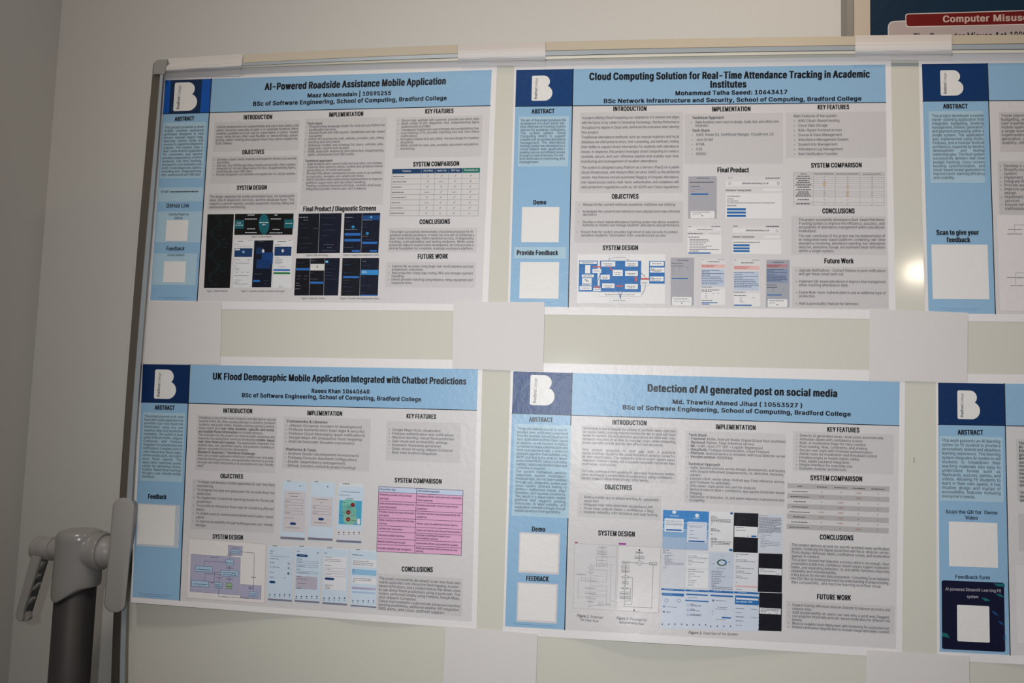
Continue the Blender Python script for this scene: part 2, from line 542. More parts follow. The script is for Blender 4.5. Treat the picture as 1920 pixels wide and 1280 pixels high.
def strip_mesh(name, rows, seq, parent, back=None):
    n = len(rows[0]); V = np.concatenate(rows + ([back] if back is not None else [])); Fc = []; mi = []; used = []
    R = len(rows) + (1 if back is not None else 0); seq = list(seq)
    for r in range(R - 1):
        nm = seq[r] if r < len(seq) else seq[-1]
        if nm not in used: used.append(nm)
        for i in range(n - 1):
            Fc.append((r * n + i, (r + 1) * n + i, (r + 1) * n + i + 1, r * n + i + 1)); mi.append(used.index(nm))
    if back is not None:
        nm = seq[0]
        for i in range(n - 1): Fc.append(((R - 1) * n + i, i, i + 1, (R - 1) * n + i + 1)); mi.append(used.index(nm))
    Fc.append([r * n for r in range(R)]); mi.append(0); Fc.append([r * n + n - 1 for r in range(R - 1, -1, -1)]); mi.append(0)
    return link_mesh(name, V, Fc, mi, [MS[u] for u in used], parent)
bk = rows[0].copy(); bk[:, 1] = 0.024; bk2 = rows[-1].copy(); bk2[:, 1] = 0.024
strip_mesh('top_rail', rows + [bk2], mats_seq + ['alu'], wb, bk)

left_a = [(287.5, 118), (268.3, 340), (251, 540), (238, 720), (229.5, 840), (208, 1280)]
left_b = [(301.5, 118), (283, 340), (264.3, 540), (252.3, 720), (242, 840), (223.5, 1280)]
left_c = [(307, 118), (291.5, 340), (273.6, 540), (261.2, 720), (253, 840), (233.6, 1280)]
left_d = [(310, 118), (295, 340), (277, 540), (264.5, 720), (256.5, 840), (240.3, 1280)]
def lrow(pts, h, dx=0):
    p = poly_interp(pts, 48, 1); w = B(p[:, 0] + dx, p[:, 1], h)
    d = w[-1] - w[-6]; d = d / -d[2]
    e = w[-1] + d * (w[-1][2] - ZB)
    return np.concatenate([w, e[None]])
ZB = float(B(1000, 1425)[2])                 # lower edge of the board, outside the picture
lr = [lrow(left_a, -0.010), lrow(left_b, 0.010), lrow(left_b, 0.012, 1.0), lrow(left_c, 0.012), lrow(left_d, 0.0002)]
lbk = lr[0].copy(); lbk[:, 1] = 0.024; lbk2 = lr[-1].copy(); lbk2[:, 1] = 0.024
MS['rim'] = base_mat('shadow_gap_lip', '#9a948c', rough=0.5, metal=0.6)
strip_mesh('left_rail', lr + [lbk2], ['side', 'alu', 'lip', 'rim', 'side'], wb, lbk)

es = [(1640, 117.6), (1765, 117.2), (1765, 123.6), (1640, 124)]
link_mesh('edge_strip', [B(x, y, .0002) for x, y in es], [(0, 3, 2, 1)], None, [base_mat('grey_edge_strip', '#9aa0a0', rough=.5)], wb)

# corner cap of moulded plastic
bm = bmesh.new()
cc = [(287.4, 139.5), (288.2, 122), (290.5, 115), (296, 112.2), (316, 110.9), (309, 139.8)]
vf = [bm.verts.new(Vector(B(x, y, 0.0128))) for x, y in cc]
vb = [bm.verts.new(Vector(B(x - max(0, (x - 300) * .25), y + .4, -0.0095))) for x, y in cc]
bm.faces.new(vf); bm.faces.new(vb[::-1])
for i in range(len(cc)): bm.faces.new((vf[i], vb[i], vb[(i + 1) % len(cc)], vf[(i + 1) % len(cc)]))
bmesh.ops.bevel(bm, geom=[e for e in bm.edges if e.verts[0] in vf and e.verts[1] in vf], offset=0.0012, segments=2, affect='EDGES')
bm_obj('corner_cap', bm, plast, wb)

# writing surface: follows the inside of the rails, a sheet 22 mm thick
inner_t = rows[-1]; inner_l = lr[-1]
nl = len(inner_l); V = []; Fc = []
TLc = np.array([inner_l[0][0], 0, inner_t[0][2]])
ts = [p for p in inner_t if p[0] > TLc[0] + .01]
bottom = [np.array([p[0], 0, ZB]) for p in ts]
loop = [np.array([p[0], 0, p[2]]) for p in ts] + [np.array([XR, 0, ZB])] + [np.array([p[0], 0, p[2]]) for p in inner_l[::-1] if p[2] < inner_t[0][2]]
bm = bmesh.new()
f1 = [bm.verts.new(Vector(p)) for p in loop]; f2 = [bm.verts.new(Vector((p[0], 0.022, p[2]))) for p in loop]
bm.faces.new(f1); bm.faces.new(f2[::-1])
for i in range(len(loop)):
    j = (i + 1) % len(loop); bm.faces.new((f1[j], f1[i], f2[i], f2[j]))
bmesh.ops.triangulate(bm, faces=[f for f in bm.faces if len(f.verts) > 4])
bm_obj('writing_surface', bm, enamel, wb)
link_mesh('pen_mark', [B(x, y, .00015) for x, y in ((1713.2, 857.5), (1714.6, 857.5), (1714.4, 868), (1713.4, 868))], [(0, 3, 2, 1)], None, [base_mat('dry_ink', '#7a766c', rough=.5)], wb)
# lower and right rails, outside the picture
xl = float(inner_l[-1][0])
box_mesh('bottom_rail', (xl - .03, -.012, ZB - .03), (XR + .03, .024, ZB), alu, wb)
box_mesh('right_rail', (XR, -.012, ZB - .03), (XR + .03, .024, float(inner_t[-1][2]) + .03), alu, wb)

# stand: post, moulded pivot head, tube, clamp plate, lever
def cyl(bm, c, axis, r0, r1, L, seg=40, cap=True):
    q = Vector((0, 0, 1)).rotation_difference(Vector(axis).normalized()).to_matrix().to_4x4()
    return bmesh.ops.create_cone(bm, cap_ends=cap, segments=seg, radius1=r0, radius2=r1, depth=L, matrix=Matrix.Translation(Vector(c) + Vector(axis).normalized() * L / 2) @ q)
def lathe(bm, prof, o, axis='Z', seg=48):
    rings = []
    for r, t in prof:
        R = []
        for k in range(seg):
            a = 2 * math.pi * k / seg; c, s = r * math.cos(a), r * math.sin(a)
            R.append(bm.verts.new(Vector(o) + (Vector((c, s, t)) if axis == 'Z' else Vector((t, c, s)))))
        rings.append(R)
    for A, Bq in zip(rings[:-1], rings[1:]):
        for k in range(seg): bm.faces.new((A[k], A[(k + 1) % seg], Bq[(k + 1) % seg], Bq[k]))
    bm.faces.new(rings[0][::-1]); bm.faces.new(rings[-1])
YP = 0.012                                    # post axis, in the plane of the board
Wp = lambda x, y, h=-YP: Vector(B(x, y, h))
pc = Wp(140.0, 1128); pole_x = (pc.x + Wp(131.5, 1280).x) / 2 - .001
RP = (Wp(173, 1128) - Wp(107, 1128)).length / 2 * .985
z_top = Wp(140, 1060).z
bm = bmesh.new(); cyl(bm, (pole_x, YP, 0.09), (0, 0, 1), RP, RP, z_top - .09, 64)
bm_obj('stand_post', bm, pole_m, wb, smooth=True)
for f in wb.children[-1].data.polygons: f.use_smooth = len(f.vertices) == 4
# pivot head
RB = (Wp(179, 1080) - Wp(104, 1080)).length / 2
bm = bmesh.new()
seg = 64; zt = Wp(140, 991).z; zm = Wp(140, 1097).z; zl = Wp(130, 1122).z
rings = []
hx = pole_x + .001
prof = [(0.55, zt), (0.74, zt - .0007), (0.88, zt - .003), (0.965, zt - .0075), (1.0, zt - .014), (1.0, zt - .05)]
for r, z in prof: rings.append([(r, z)] * seg)
low = []
for k in range(seg):
    a = 2 * math.pi * k / seg; d = math.atan2(math.sin(a - math.radians(243)), math.cos(a - math.radians(243)))
    s = max(0.0, 1 - abs(d) / math.radians(78)); s = s * s * (3 - 2 * s)
    low.append((1.0, zm + (zl - zm) * s))
rings.append([(1.03, z + .012) for _, z in low]); rings.append([(1.02, z + .003) for _, z in low]); rings.append([(0.985, z) for _, z in low]); rings.append([(0.93, z) for _, z in low])
RR = []
for ring in rings:
    RR.append([bm.verts.new((hx + RB * r * math.cos(2 * math.pi * k / seg), YP + RB * r * math.sin(2 * math.pi * k / seg), z)) for k, (r, z) in enumerate(ring)])
for A, Bq in zip(RR[:-1], RR[1:]):
    for k in range(seg): bm.faces.new((A[k], A[(k + 1) % seg], Bq[(k + 1) % seg], Bq[k]))
bm.faces.new(RR[0][::-1]); bm.faces.new(RR[-1])
tz = Wp(150, 1031).z; RT = (Wp(170, 997).z - Wp(170, 1066).z) / 2
xe = Wp(197, 1031).x
lathe(bm, [(RT * .9, hx), (RT, hx + .01), (RT, xe - .008), (RT * 1.02, xe - .007), (RT * 1.02, xe - .001), (RT * .97, xe), (RT * .8, xe)], (0, YP, tz), 'X')
head = bm_obj('pivot_head', bm, plast, wb)
rm = head.modifiers.new('remesh', 'REMESH'); rm.mode = 'VOXEL'; rm.voxel_size = 0.0011; rm.use_smooth_shade = True
smm = head.modifiers.new('smooth', 'SMOOTH'); smm.factor = .5; smm.iterations = 14
bm = bmesh.new(); xp = Wp(216, 1031).x
lathe(bm, [(RT * .82, xe - .004), (RT * .86, xe), (RT * .86, xe + .006), (RT * .80, xe + .009), (RT * .78, xp + .004)], (0, YP, tz), 'X')
bm_obj('pivot_collar', bm, plast2, wb, smooth=True)
# clamp plate: long rounded plate that grips the board's side rail
bm = bmesh.new(); top, bot = np.array([233.5, 929.5]), np.array([213.5, 1151.5]); ax_ = (bot - top) / np.hypot(*(bot - top)); nx_ = np.array([-ax_[1], ax_[0]])
def pill(w, e, n=14):
    r = w / 2; P = []
    a0 = top + ax_ * (r + e); b0 = bot - ax_ * (r + e)
    for k in range(n + 1):
        t = math.pi * k / n; P.append(a0 + nx_ * -r * math.cos(t) * -1 - ax_ * r * math.sin(t) * .82)
    for k in range(n + 1):
        t = math.pi * k / n; P.append(b0 - nx_ * r * math.cos(t) + ax_ * r * math.sin(t) * .82)
    return P
L0 = []
for w, e, h in ((33.5, 2.2, .0262), (37.0, .9, .0258), (39.6, .1, .0240), (40.4, 0, .0210), (40.4, 0, .0125)):
    L0.append([bm.verts.new(Vector(B(x, y, h))) for x, y in pill(w, e)])
Lb = [bm.verts.new(Vector((v.co.x, -.003, v.co.z))) for v in L0[-1]]
L0.append(Lb); n = len(Lb)
for A, Bq in zip(L0[:-1], L0[1:]):
    for k in range(n): bm.faces.new((A[k], A[(k + 1) % n], Bq[(k + 1) % n], Bq[k]))
bm.faces.new(L0[0]); bm.faces.new(Lb[::-1])
bm_obj('clamp_plate', bm, plast2, wb, smooth=True)
# lever: a hub of three rings and a ribbed channel arm
lever = tag(empty('clamp_lever', (0, 0, 0)), None); lever.parent = wb; lever.location = Vector((hx - RB - .02, YP, tz)) - wb.location
RHb = (Wp(75, 1005.5).z - Wp(75, 1049).z) / 2; hz = Wp(75, 1027).z
X_ = lambda p: Wp(p + 13 * max(0, 1 - max(0, p - 88) / 20), 1027).x
bm = bmesh.new()
lathe(bm, [(RHb * .8, X_(53.5)), (RHb * .97, X_(55)), (RHb, X_(57)), (RHb, X_(69)), (RHb * .95, X_(69.6)), (RHb * .95, X_(70.4)), (RHb, X_(71)), (RHb * 1.02, X_(88)), (RHb * .95, X_(89.5)), (RHb * .88, X_(91)), (RHb * .90, X_(103)), (RHb * .9, X_(118))], (0, YP, hz), 'X')
bm_obj('hub', bm, plast2, lever, smooth=True).modifiers.new('edge', 'EDGE_SPLIT')
hubf = YP - RHb * .75                         # front of the lever, in front of the hub axis
hh = -hubf
def lev(pts, h0, h1, m, name, bev=.0016):
    bm = bmesh.new()
    a = [bm.verts.new(Vector(B(x, y, h0))) for x, y in pts]; w = [Vector(B(x, y, h0)) for x, y in pts]
    b = [bm.verts.new(Vector((p.x, -h1, p.z))) for p in w]
    bm.faces.new(a); bm.faces.new(b[::-1])
    for i in range(len(pts)): bm.faces.new((a[i], b[i], b[(i + 1) % len(pts)], a[(i + 1) % len(pts)]))
    if bev: bmesh.ops.bevel(bm, geom=bm.edges[:], offset=bev, segments=2, affect='EDGES')
    return bm_obj(name, bm, m, lever)
lf = hh + .004
def lp(x, y): return (20 + x / 5.817, 960 + y / 5.817)
face = [lp(*k) for k in ((222, 470), (312, 485), (318, 520), (140, 1080), (128, 1150), (132, 1190), (95, 1196), (62, 1180), (45, 1150), (46, 1110), (215, 500))]
lev(face, lf, lf - .006, plast2, 'lever_arm', .0012)
web = [lp(*k) for k in ((312, 500), (320, 505), (146, 1085), (134, 1080))]
back = [lp(*k) for k in ((330, 500), (392, 515), (386, 545), (205, 1110), (200, 1160), (188, 1186), (134, 1190), (132, 1140), (150, 1080))]
lev(back, lf - .014, lf - .019, plast_d, 'lever_back', .0006)
for q in (((322, 530), (355, 548), (290, 650), (286, 628)), ((288, 770), (300, 790), (232, 865), (222, 840)), ((222, 925), (240, 945), (172, 1030), (162, 1005)), ((285, 660), (300, 700), (262, 742), (258, 712))):
    lev([lp(*k) for k in q], lf - .0055, lf - .0145, plast, 'lever_rib', .0004)
lev([lp(*k) for k in ((150, 1085), (190, 1090), (205, 1155), (185, 1186), (134, 1190), (130, 1150))], lf - .0055, lf - .0145, plast2, 'lever_tip', .001)
# foot of the stand, below the picture
box_mesh('foot', (pole_x - .03, YP - .32, .05), (pole_x + .03, min(WALLY - .01, YP + .15), .09), pole_m, wb, bevel=.006)
for yy in (YP - .28, YP + .11):
    bm = bmesh.new(); cyl(bm, (pole_x - .012, yy, .026), (1, 0, 0), .025, .025, .024, 28); bm_obj('caster', bm, plast_d, wb)
# ================================================================== poster: roadside assistance (top left)
A_ = Cr(260, 80, 4.8); B_ = Cr(560, 100, 4.8); C_ = Cr(260, 320, 4.8); D_ = Cr(540, 340, 4.8)
P = Poster('blue-headed research poster about a roadside assistance mobile app, in the board\'s top left corner',
           [(305.5, 131), (932.5, 114.5), (914.5, 583), (271.5, 579)], [(310, 150.4), (922, 131), (903.5, 570), (281.5, 563)], .1495, .155, bands=True)
P.logo(A_(327, 360), A_(519, 611))
P.title([((496.5, 168.6), (836.7, 157.6), 'AI-Powered Roadside Assistance Mobile Application', 12.6, 'h'),
         ((576, 182.6), (734, 177.6), 'Maaz Mohamedain | 10595255', 7.4, 'k'),
         ((474, 198.2), (838, 187), 'BSc of Software Engineering, School of Computing, Bradford College', 7.6, 'k')])
SC = P.side
P.heading((327.7, 226.4), (364, 225.3), 'ABSTRACT', 7.3)
P.panel((307, 230.2), (379.8, 333.6), LPANEL, blocks=[(308.3, 240.8, 74.6, 6.33, 4.3, [
    'This project presents a smart', 'mobile roadside assistance', 'prototype designed to help', 'drivers request urgent help,', 'describe vehicle faults and',
    'receive AI-supported diagnostic', 'outputs. The system uses a', 'dual-mode Android application', 'for customers and service', 'providers supported by a Python',
    'backend, real-time tracking,', 'transparent cost estimation and', 'multi-modal diagnostic options', 'including text, image/warning', 'light, audio/sound and OBD data.|'])])
def ex(p):
    p.text((301.7, 360.7), (317, 360.4), 'Email:', 4.2); p.greek(319, 360.3, 53, 2.6, '#4a4a50')
P.panel((297.5, 351.7), (379, 377.3), LPANEL, extra=ex)
P.heading((311.5, 389), (354.8, 388.4), 'GitHub Link', 7.4, 'b')
def ex(p):
    p.text((316.3, 403.8), (354, 403.2), 'Find the Project on', 4.2); p.text((327, 410.4), (342, 410.2), 'GitHub', 4.2)
P.panel((295.4, 396.7), (375, 454.4), LPANEL, extra=ex); P.blank((312.7, 412.7), (351, 451.7))
P.heading((311.5, 469.4), (346, 469), 'Feedback', 7.4, 'b')
P.panel((289, 475), (366, 534.6), LPANEL, extra=lambda p: p.text((314, 480), (345.8, 479.4), 'Provide Feedback', 4))
P.blank((308, 489.8), (346.5, 529.4))
p = P.part('fine_print', P.side); p.greek(297, 557.8, 60, 1, '#6f8fb4', 2); p.greek(307, 560.5, 40, 1, '#6f8fb4', 2); p.build()
P.heading((456.5, 223.7), (510.6, 222.7), 'INTRODUCTION')
P.panel((402.5, 229), (559, 281), blocks=[(405.8, 240, 153.5, 6.12, 4.4, [
    'Vehicle breakdowns are unpredictable and can create delays and', 'safety concerns, especially at night or in unfamiliar locations. Many',
    'existing roadside services rely on subscription or policy-based', 'cover, while drivers often need flexible on-demand help, clearer',
    'pricing, better tracking and support when they cannot explain the', 'fault clearly.|'])])
P.heading((453.8, 289), (495.4, 288.3), 'OBJECTIVES')
P.panel((397.5, 293.5), (557, 342), blocks=[(406.9, 300.8, 149, 5.64, 4.2, [
    '•Develop a dual-mode Android prototype for drivers and service', ' providers.|', '•Add real-time GPS/Google Maps tracking and provider status updates.|',
    '•Integrate AI-driven diagnostics for text, image/warning lights,', ' sound/audio and OBD data.|', '•Provide transparent cost estimates and support end-to-end job updates.|'], dict(bul=6))])
P.heading((444, 355.8), (500.6, 355), 'SYSTEM DESIGN')
P.panel((391, 362.7), (556, 393), blocks=[(393.3, 370.6, 159, 6.5, 4.5, [
    'The design separates the mobile presentation layer, the backend/API', 'layer, the AI diagnostic services, and the database layer. This',
    'supports customer requests, provider assignment, tracking, billing and', 'administrative monitoring.|'])])
p = P.part('flowchart')
p.quad(C_(620, 392), C_(858, 390), C_(820, 1055), C_(587, 1055), '#101013', 1.5)
rnd = random.Random(3)
for i in range(36):
    y = 405 + i * 17.6; xc = 705 + 40 * math.sin(i * .55) - (y - 390) * .045
    for k in range(rnd.choice((1, 1, 2))): p.greek(*C_(xc - 22 + k * 62, y + 6), rnd.uniform(5, 9), 1.5, '#16383c', 3)
p.build()
p = P.part('context_diagram')
p.quad(C_(868, 388), C_(1395, 384), C_(1383, 575), C_(861, 577), '#0f1012', 1.5)
p.ell(C_(1128, 480), 9.9, 19, '#1b6470', 3, 28)
p.rect(C_(870, 445), C_(945, 520), '#1b6470', 3); p.rect(C_(1312, 438), C_(1391, 516), '#1b6470', 3)
for x, y, w in ((980, 402, 62), (955, 438, 112), (1222, 402, 26), (1188, 437, 92), (975, 526, 72), (958, 560, 102), (1205, 531, 64), (1178, 562, 115), (1086, 470, 84), (1112, 489, 32), (886, 474, 34), (872, 493, 68), (1322, 478, 60)):
    p.greek(*C_(x, y), w / 4.8, 1.7, '#d8dcdc', 4)
p.build()
cc = '#4a4a4e'
for a, b, s in (((471.5, 445), (510, 444.8), 'Figure 2. Context diagram'), ((388, 547), (426.7, 546.8), 'Figure 1. System flowchart'),
                ((452, 547), (534, 547.3), 'Figure 3. Customer, provider and admin build project'), ((573, 480), (615, 479.8), 'Figure 4. OBD and tracking'),
                ((644, 479.6), (710, 479.2), 'Figure 5. Image/Sound diagnostic screen'), ((565, 560.4), (608.8, 560.6), 'Figure 6. Diagnostic screens'),
                ((637, 560.8), (711, 561), 'Figure 6. Provider matching/payment screens')):
    p = P.part('figure_caption'); p.text(a, b, s, 3.6, 'r', cc, 4); p.build()
def phone(P, q, c, items=(), cr=None, name='app_screenshot'):
    """one printed screenshot: q = two or four corners, items = (kind, box, colour)"""
    p = P.part(name)
    (p.rect(*q, c, 1.7) if len(q) == 2 else p.quad(*q, c, 1.7))
    lay = 2.4
    for it in items:
        k = it[0]; b = [cr(it[1][0], it[1][1]), cr(it[1][2], it[1][3])] if cr else [it[1][:2], it[1][2:]]
        if k == 'b': p.rect(*b, it[2], lay)
        elif k == 'r': p.rrect(*b, it[3] if len(it) > 3 else 1.5, it[2], lay)
        elif k == 'g': p.greek(*b[0], b[1][0] - b[0][0], max(.8, b[1][1] - b[0][1]), it[2], lay + .6)
        elif k == 'f': p.frame(*b, it[2], lay, .6)
        elif k == 'o': p.ell(((b[0][0] + b[1][0]) / 2, (b[0][1] + b[1][1]) / 2), abs(b[1][0] - b[0][0]) / 2, abs(b[1][1] - b[0][1]) / 2, it[2], lay + .3)
        elif k == 'ring': p.ell(((b[0][0] + b[1][0]) / 2, (b[0][1] + b[1][1]) / 2), abs(b[1][0] - b[0][0]) / 2, abs(b[1][1] - b[0][1]) / 2, it[2], lay + .3, r0=.68)
        lay += .35 if k in 'bfr' else .03
    p.build()
NV, BT = '#0f1626', '#2f6fc0'
tx = lambda x, y, w, c='#8d8d92', t=5: ('g', (x, y, x + w, y + t), c)
phone(P, [C_(865, 620), C_(1036, 620), C_(1018, 1052), C_(849, 1052)], '#e2e2e3', [('b', (865, 697, 1020, 775), '#1d3d6c'), ('o', (930, 718, 955, 742), '#7fa6cc'), ('b', (870, 702, 910, 716), '#dfe3e6'),
    tx(890, 636, 50, '#66666a'), tx(990, 627, 32, '#66666a'), tx(867, 662, 34), tx(866, 680, 152, '#b5b5b8', 3), tx(864, 802, 48, '#77777b'), tx(975, 802, 32, '#77777b'), tx(868, 836, 128, '#b9bcc6', 12), tx(862, 858, 20), tx(864, 880, 40), tx(862, 893, 44, '#b0b0b4'), tx(872, 914, 22), tx(922, 914, 24), tx(968, 914, 32), tx(862, 945, 130), tx(862, 985, 60), tx(858, 1005, 40), tx(855, 1020, 130)], C_)
phone(P, [C_(1042, 628), C_(1212, 625), C_(1191, 1048), C_(1018, 1048)], NV, [('b', (1110, 735, 1205, 840), '#17427e'), ('b', (1062, 800, 1185, 880), '#143a70'), ('b', (1060, 690, 1110, 750), '#16345f'), ('o', (1108, 705, 1132, 738), '#cfd6de'), ('b', (1030, 982, 1092, 1000), BT), tx(1075, 638, 50, '#59606f'), tx(1040, 930, 70, '#59606f'), tx(1120, 990, 55, '#46506a'), tx(1130, 1020, 20, '#59606f')], C_)
phone(P, [C_(1222, 622), C_(1387, 624), C_(1372, 1058), C_(1205, 1052)], '#e2e2e3', [('b', (1225, 683, 1372, 765), '#1d3d6c'), ('o', (1285, 705, 1308, 735), '#cfd6de'), ('b', (1213, 885, 1362, 902), BT), ('b', (1213, 912, 1362, 930), '#2f7d43'), tx(1250, 638, 75, '#66666a'), tx(1350, 630, 22, '#66666a'), tx(1228, 668, 50, '#66666a'), tx(1226, 785, 40, '#66666a'), tx(1226, 800, 70), tx(1226, 812, 62), tx(1226, 824, 70), tx(1226, 836, 52), tx(1260, 866, 58, '#a46c6c'), tx(1260, 1046, 38)], C_)
P.heading((616.7, 218.8), (681.5, 217), 'IMPLEMENTATION')
P.panel((572.5, 222.5), (717.5, 382.7), blocks=[(580, 233.3, 142, 5.84, 4.2, [
    '*Tech stack', '•Programming language: Kotlin for Android and Python for', ' backend/AI services|', '•Android Studio with XML layouts, ViewModels and role-based', ' navigation|',
    '•Python API structure for auth, vehicles, providers, jobs, billing,', ' tracking and documents|', '•Database models and schemas for users, vehicles, jobs,', ' diagnostic reports and receipts|',
    '•AI/ML diagnostic engines for descriptive text, image/warning', ' lights, sound/audio and OBD codes|', '', '*Technical approach', '•Agile iterations were used to build, test and refine core modules.|',
    '•Customer flow captures vehicle, location and symptoms before', ' generating an AI result and quote|', '•Provider flow allows mechanics/recovery users to go available,', ' accept jobs, navigate and update job status.|',
    '•Admin functions were added during implementation to improve', ' platform supervision and document handling.|', '•Testing combined backend unit tests, Android JUnit tests,', ' integration/system checks and UAT evidence.|'], dict(bul=6))])
P.heading((568, 395.8), (705.6, 394.4), 'Final Product / Diagnostic Screens', 8.8)
G1 = '#39415a'
phone(P, [D_(97, 290), D_(285, 287), D_(270, 645), D_(77, 647)], '#11141f', [tx(103, 325, 80, '#b5b8bf'), tx(140, 350, 45, '#8d919b'), tx(108, 385, 60, G1), tx(110, 420, 60, G1), tx(230, 425, 38, '#5a6070'), tx(105, 510, 90, G1), tx(105, 560, 120, G1), tx(105, 600, 80, G1)], D_)
phone(P, [D_(287, 287), D_(484, 285), D_(467, 643), D_(272, 645)], '#12172a', [tx(330, 297, 70, G1), tx(310, 330, 120, G1), tx(310, 390, 100, G1), tx(310, 440, 130, G1), tx(310, 490, 60, G1), tx(325, 570, 85, '#6d7182'), tx(350, 596, 45, '#6d7182'), tx(305, 625, 120, '#5f6577')], D_)
phone(P, [D_(508, 287), D_(668, 285), D_(655, 642), D_(494, 643)], '#0f1629', [('b', (510, 465, 652, 487), BT), ('b', (508, 518, 652, 540), BT), ('b', (575, 617, 646, 634), BT), ('o', (572, 396, 600, 423), '#2c8fc0'), ('b', (578, 404, 594, 415), '#cfe4ec'), tx(516, 326, 70, '#a9adb8'), tx(512, 360, 60, G1), tx(512, 436, 110, '#9a9eaa'), tx(505, 500, 60, G1), tx(505, 595, 80, '#5a5f70')], D_)
phone(P, [D_(670, 285), D_(830, 283), D_(813, 642), D_(657, 642)], '#0f1629', [('b', (676, 305, 824, 348), '#1a4a86'), ('o', (738, 312, 760, 330), '#6fb4e0'), ('b', (670, 542, 803, 562), BT), ('b', (735, 617, 800, 633), BT), ('o', (700, 455, 728, 481), '#2c8fc0'), ('b', (706, 462, 722, 474), '#cfe4ec'), tx(676, 350, 80, '#9a9eaa'), tx(675, 385, 35, G1), tx(672, 412, 55, G1), tx(672, 495, 50, '#8d6a5c'), tx(705, 525, 60, G1), tx(668, 590, 40, G1)], D_)
phone(P, [D_(72, 692), D_(200, 692), D_(188, 1026), D_(55, 1026)], '#12131b', [('b', (72, 779, 192, 800), BT), tx(80, 735, 70, G1), tx(85, 852, 30, '#73757e'), tx(145, 852, 26, '#73757e'), tx(80, 880, 28, '#63656e'), tx(140, 880, 32, '#63656e'), tx(70, 918, 30, '#8b8d95'), tx(70, 938, 45, '#8b8d95'), tx(65, 968, 45, '#8b8d95')], D_)
phone(P, [D_(202, 692), D_(330, 690), D_(318, 1026), D_(190, 1026)], '#12131b', [('b', (203, 742, 327, 801), '#d9d7d2'), ('o', (258, 760, 270, 776), '#6a6a6e'), ('b', (200, 901, 316, 921), BT), tx(206, 716, 45, '#73757e'), tx(205, 826, 25, '#63656e'), tx(203, 880, 70, '#63656e')], D_)
phone(P, [D_(332, 690), D_(467, 690), D_(450, 1026), D_(320, 1026)], '#11162a', [('r', (334, 711, 364, 733), '#2c8fc0'), ('b', (341, 717, 357, 727), '#cfe4ec'), tx(345, 747, 45, G1), tx(335, 790, 90, G1), tx(335, 820, 70, G1), tx(333, 850, 70, G1), tx(333, 880, 100, G1)], D_)
phone(P, [D_(490, 690), D_(653, 690), D_(643, 1029), D_(476, 1029)], '#10141f', [('b', (497, 850, 637, 870), BT), tx(505, 720, 50, G1), tx(503, 750, 60, '#2a4a70'), tx(500, 822, 70, G1), tx(498, 890, 60, '#6e5a48'), tx(495, 915, 50, G1), tx(495, 950, 80, G1), tx(490, 990, 90, G1)], D_)
phone(P, [D_(655, 690), D_(820, 689), D_(808, 1030), D_(645, 1029)], '#11162a', [('b', (659, 795, 810, 842), '#3a8fd0'), ('b', (653, 1019, 807, 1030), BT), tx(668, 812, 35, '#d5e6f2'), tx(668, 822, 40, '#d5e6f2'), tx(668, 720, 35, '#9a9eaa'), tx(668, 758, 80, G1), tx(660, 862, 40, G1), tx(658, 935, 90, G1), tx(655, 1000, 40, G1)], D_)
P.heading((796.9, 212.5), (850.6, 211.5), 'KEY FEATURES')
P.panel((743, 219.8), (901.7, 292.7), blocks=[(752.7, 227.6, 147, 5.86, 4.2, [
    '•Secure sign-up/login with customer, provider and admin roles.|', '•Multi-modal AI pre-diagnosis: text, image/warning lights,', ' audio/sound and OBD.|', '•Transparent fault/service cost estimates and receipt/billing flow.|',
    '•Live tracking, ETA, provider matching and real-time status', ' notifications.|', '•Emergency/Guest SOS and safety-focused design for roadside', ' situations.|', '•Admin console for users, jobs, providers, documents and platform', ' monitoring.|'], dict(bul=6))])
P.heading((774.6, 312), (861.5, 310.4), 'SYSTEM COMPARISON', 8.4)
def table(P, q, cols, rows, heads, fills, cell, line='#9aa3aa', lt=.6):
    """comparison table in the quad q; cols and rows as fractions, fills[i] row colours, cell(p, f, i, j) prints a cell"""
    p = P.part('comparison_table'); q = [np.array(x, float) for x in q]
    f = lambda a, b: (q[0] * (1 - a) + q[1] * a) * (1 - b) + (q[3] * (1 - a) + q[2] * a) * b
    for i in range(len(rows) - 1):
        for j in range(len(cols) - 1):
            c = fills(i, j)
            if c: p.quad(f(cols[j], rows[i]), f(cols[j + 1], rows[i]), f(cols[j + 1], rows[i + 1]), f(cols[j], rows[i + 1]), c, 1.5)
            cell(p, f, i, j)
    if line:
        for r in rows: p.line([f(0, r), f(1, r)], lt, line, 3)
        for c in cols: p.line([f(c, 0), f(c, 1)], lt, line, 3.1)
    p.build()
co = [0, .332, .49, .645, .80, 1]; ro = [0, .10] + [.10 + .1125 * k for k in range(1, 9)]
tn = ['SOS availability', 'AI diagnostics', 'OBD-II support', 'Transparent Pricing', 'Garage Network', 'Real Time ETA', 'Emergency SOS', 'Works 1.1 Ad']
def cell(p, f, i, j):
    m = (co[j] + co[j + 1]) / 2; rm = ro[i] + (ro[i + 1] - ro[i]) * .62
    if i == 0:
        s = ['Feature', 'AA / RAC', 'Apex Car', 'RAC App', 'Roadside AI'][j]
        a = np.array(f(m, rm)); w = 1.15 * len(s); p.text(a - [w, 0], a + [w, -.2], s, 3.2, 'b', '#d6dde4', 4)
    elif j == 0: p.greek(*f(.012, rm), 17 + 9 * ((i * 7) % 3) / 2, 1.7, '#66666a', 4)
    else:
        a = f(m, rm)
        if (i, j) in ((4, 1), (4, 3), (6, 1), (2, 2)): p.greek(a[0] - 5, a[1], 9, 1.2, '#8a8a8e', 4)
        else: p.line([(a[0] - 1.4, a[1] - 1), (a[0] - .4, a[1]), (a[0] + 1.6, a[1] - 2.8)], .7, '#707074', 4)
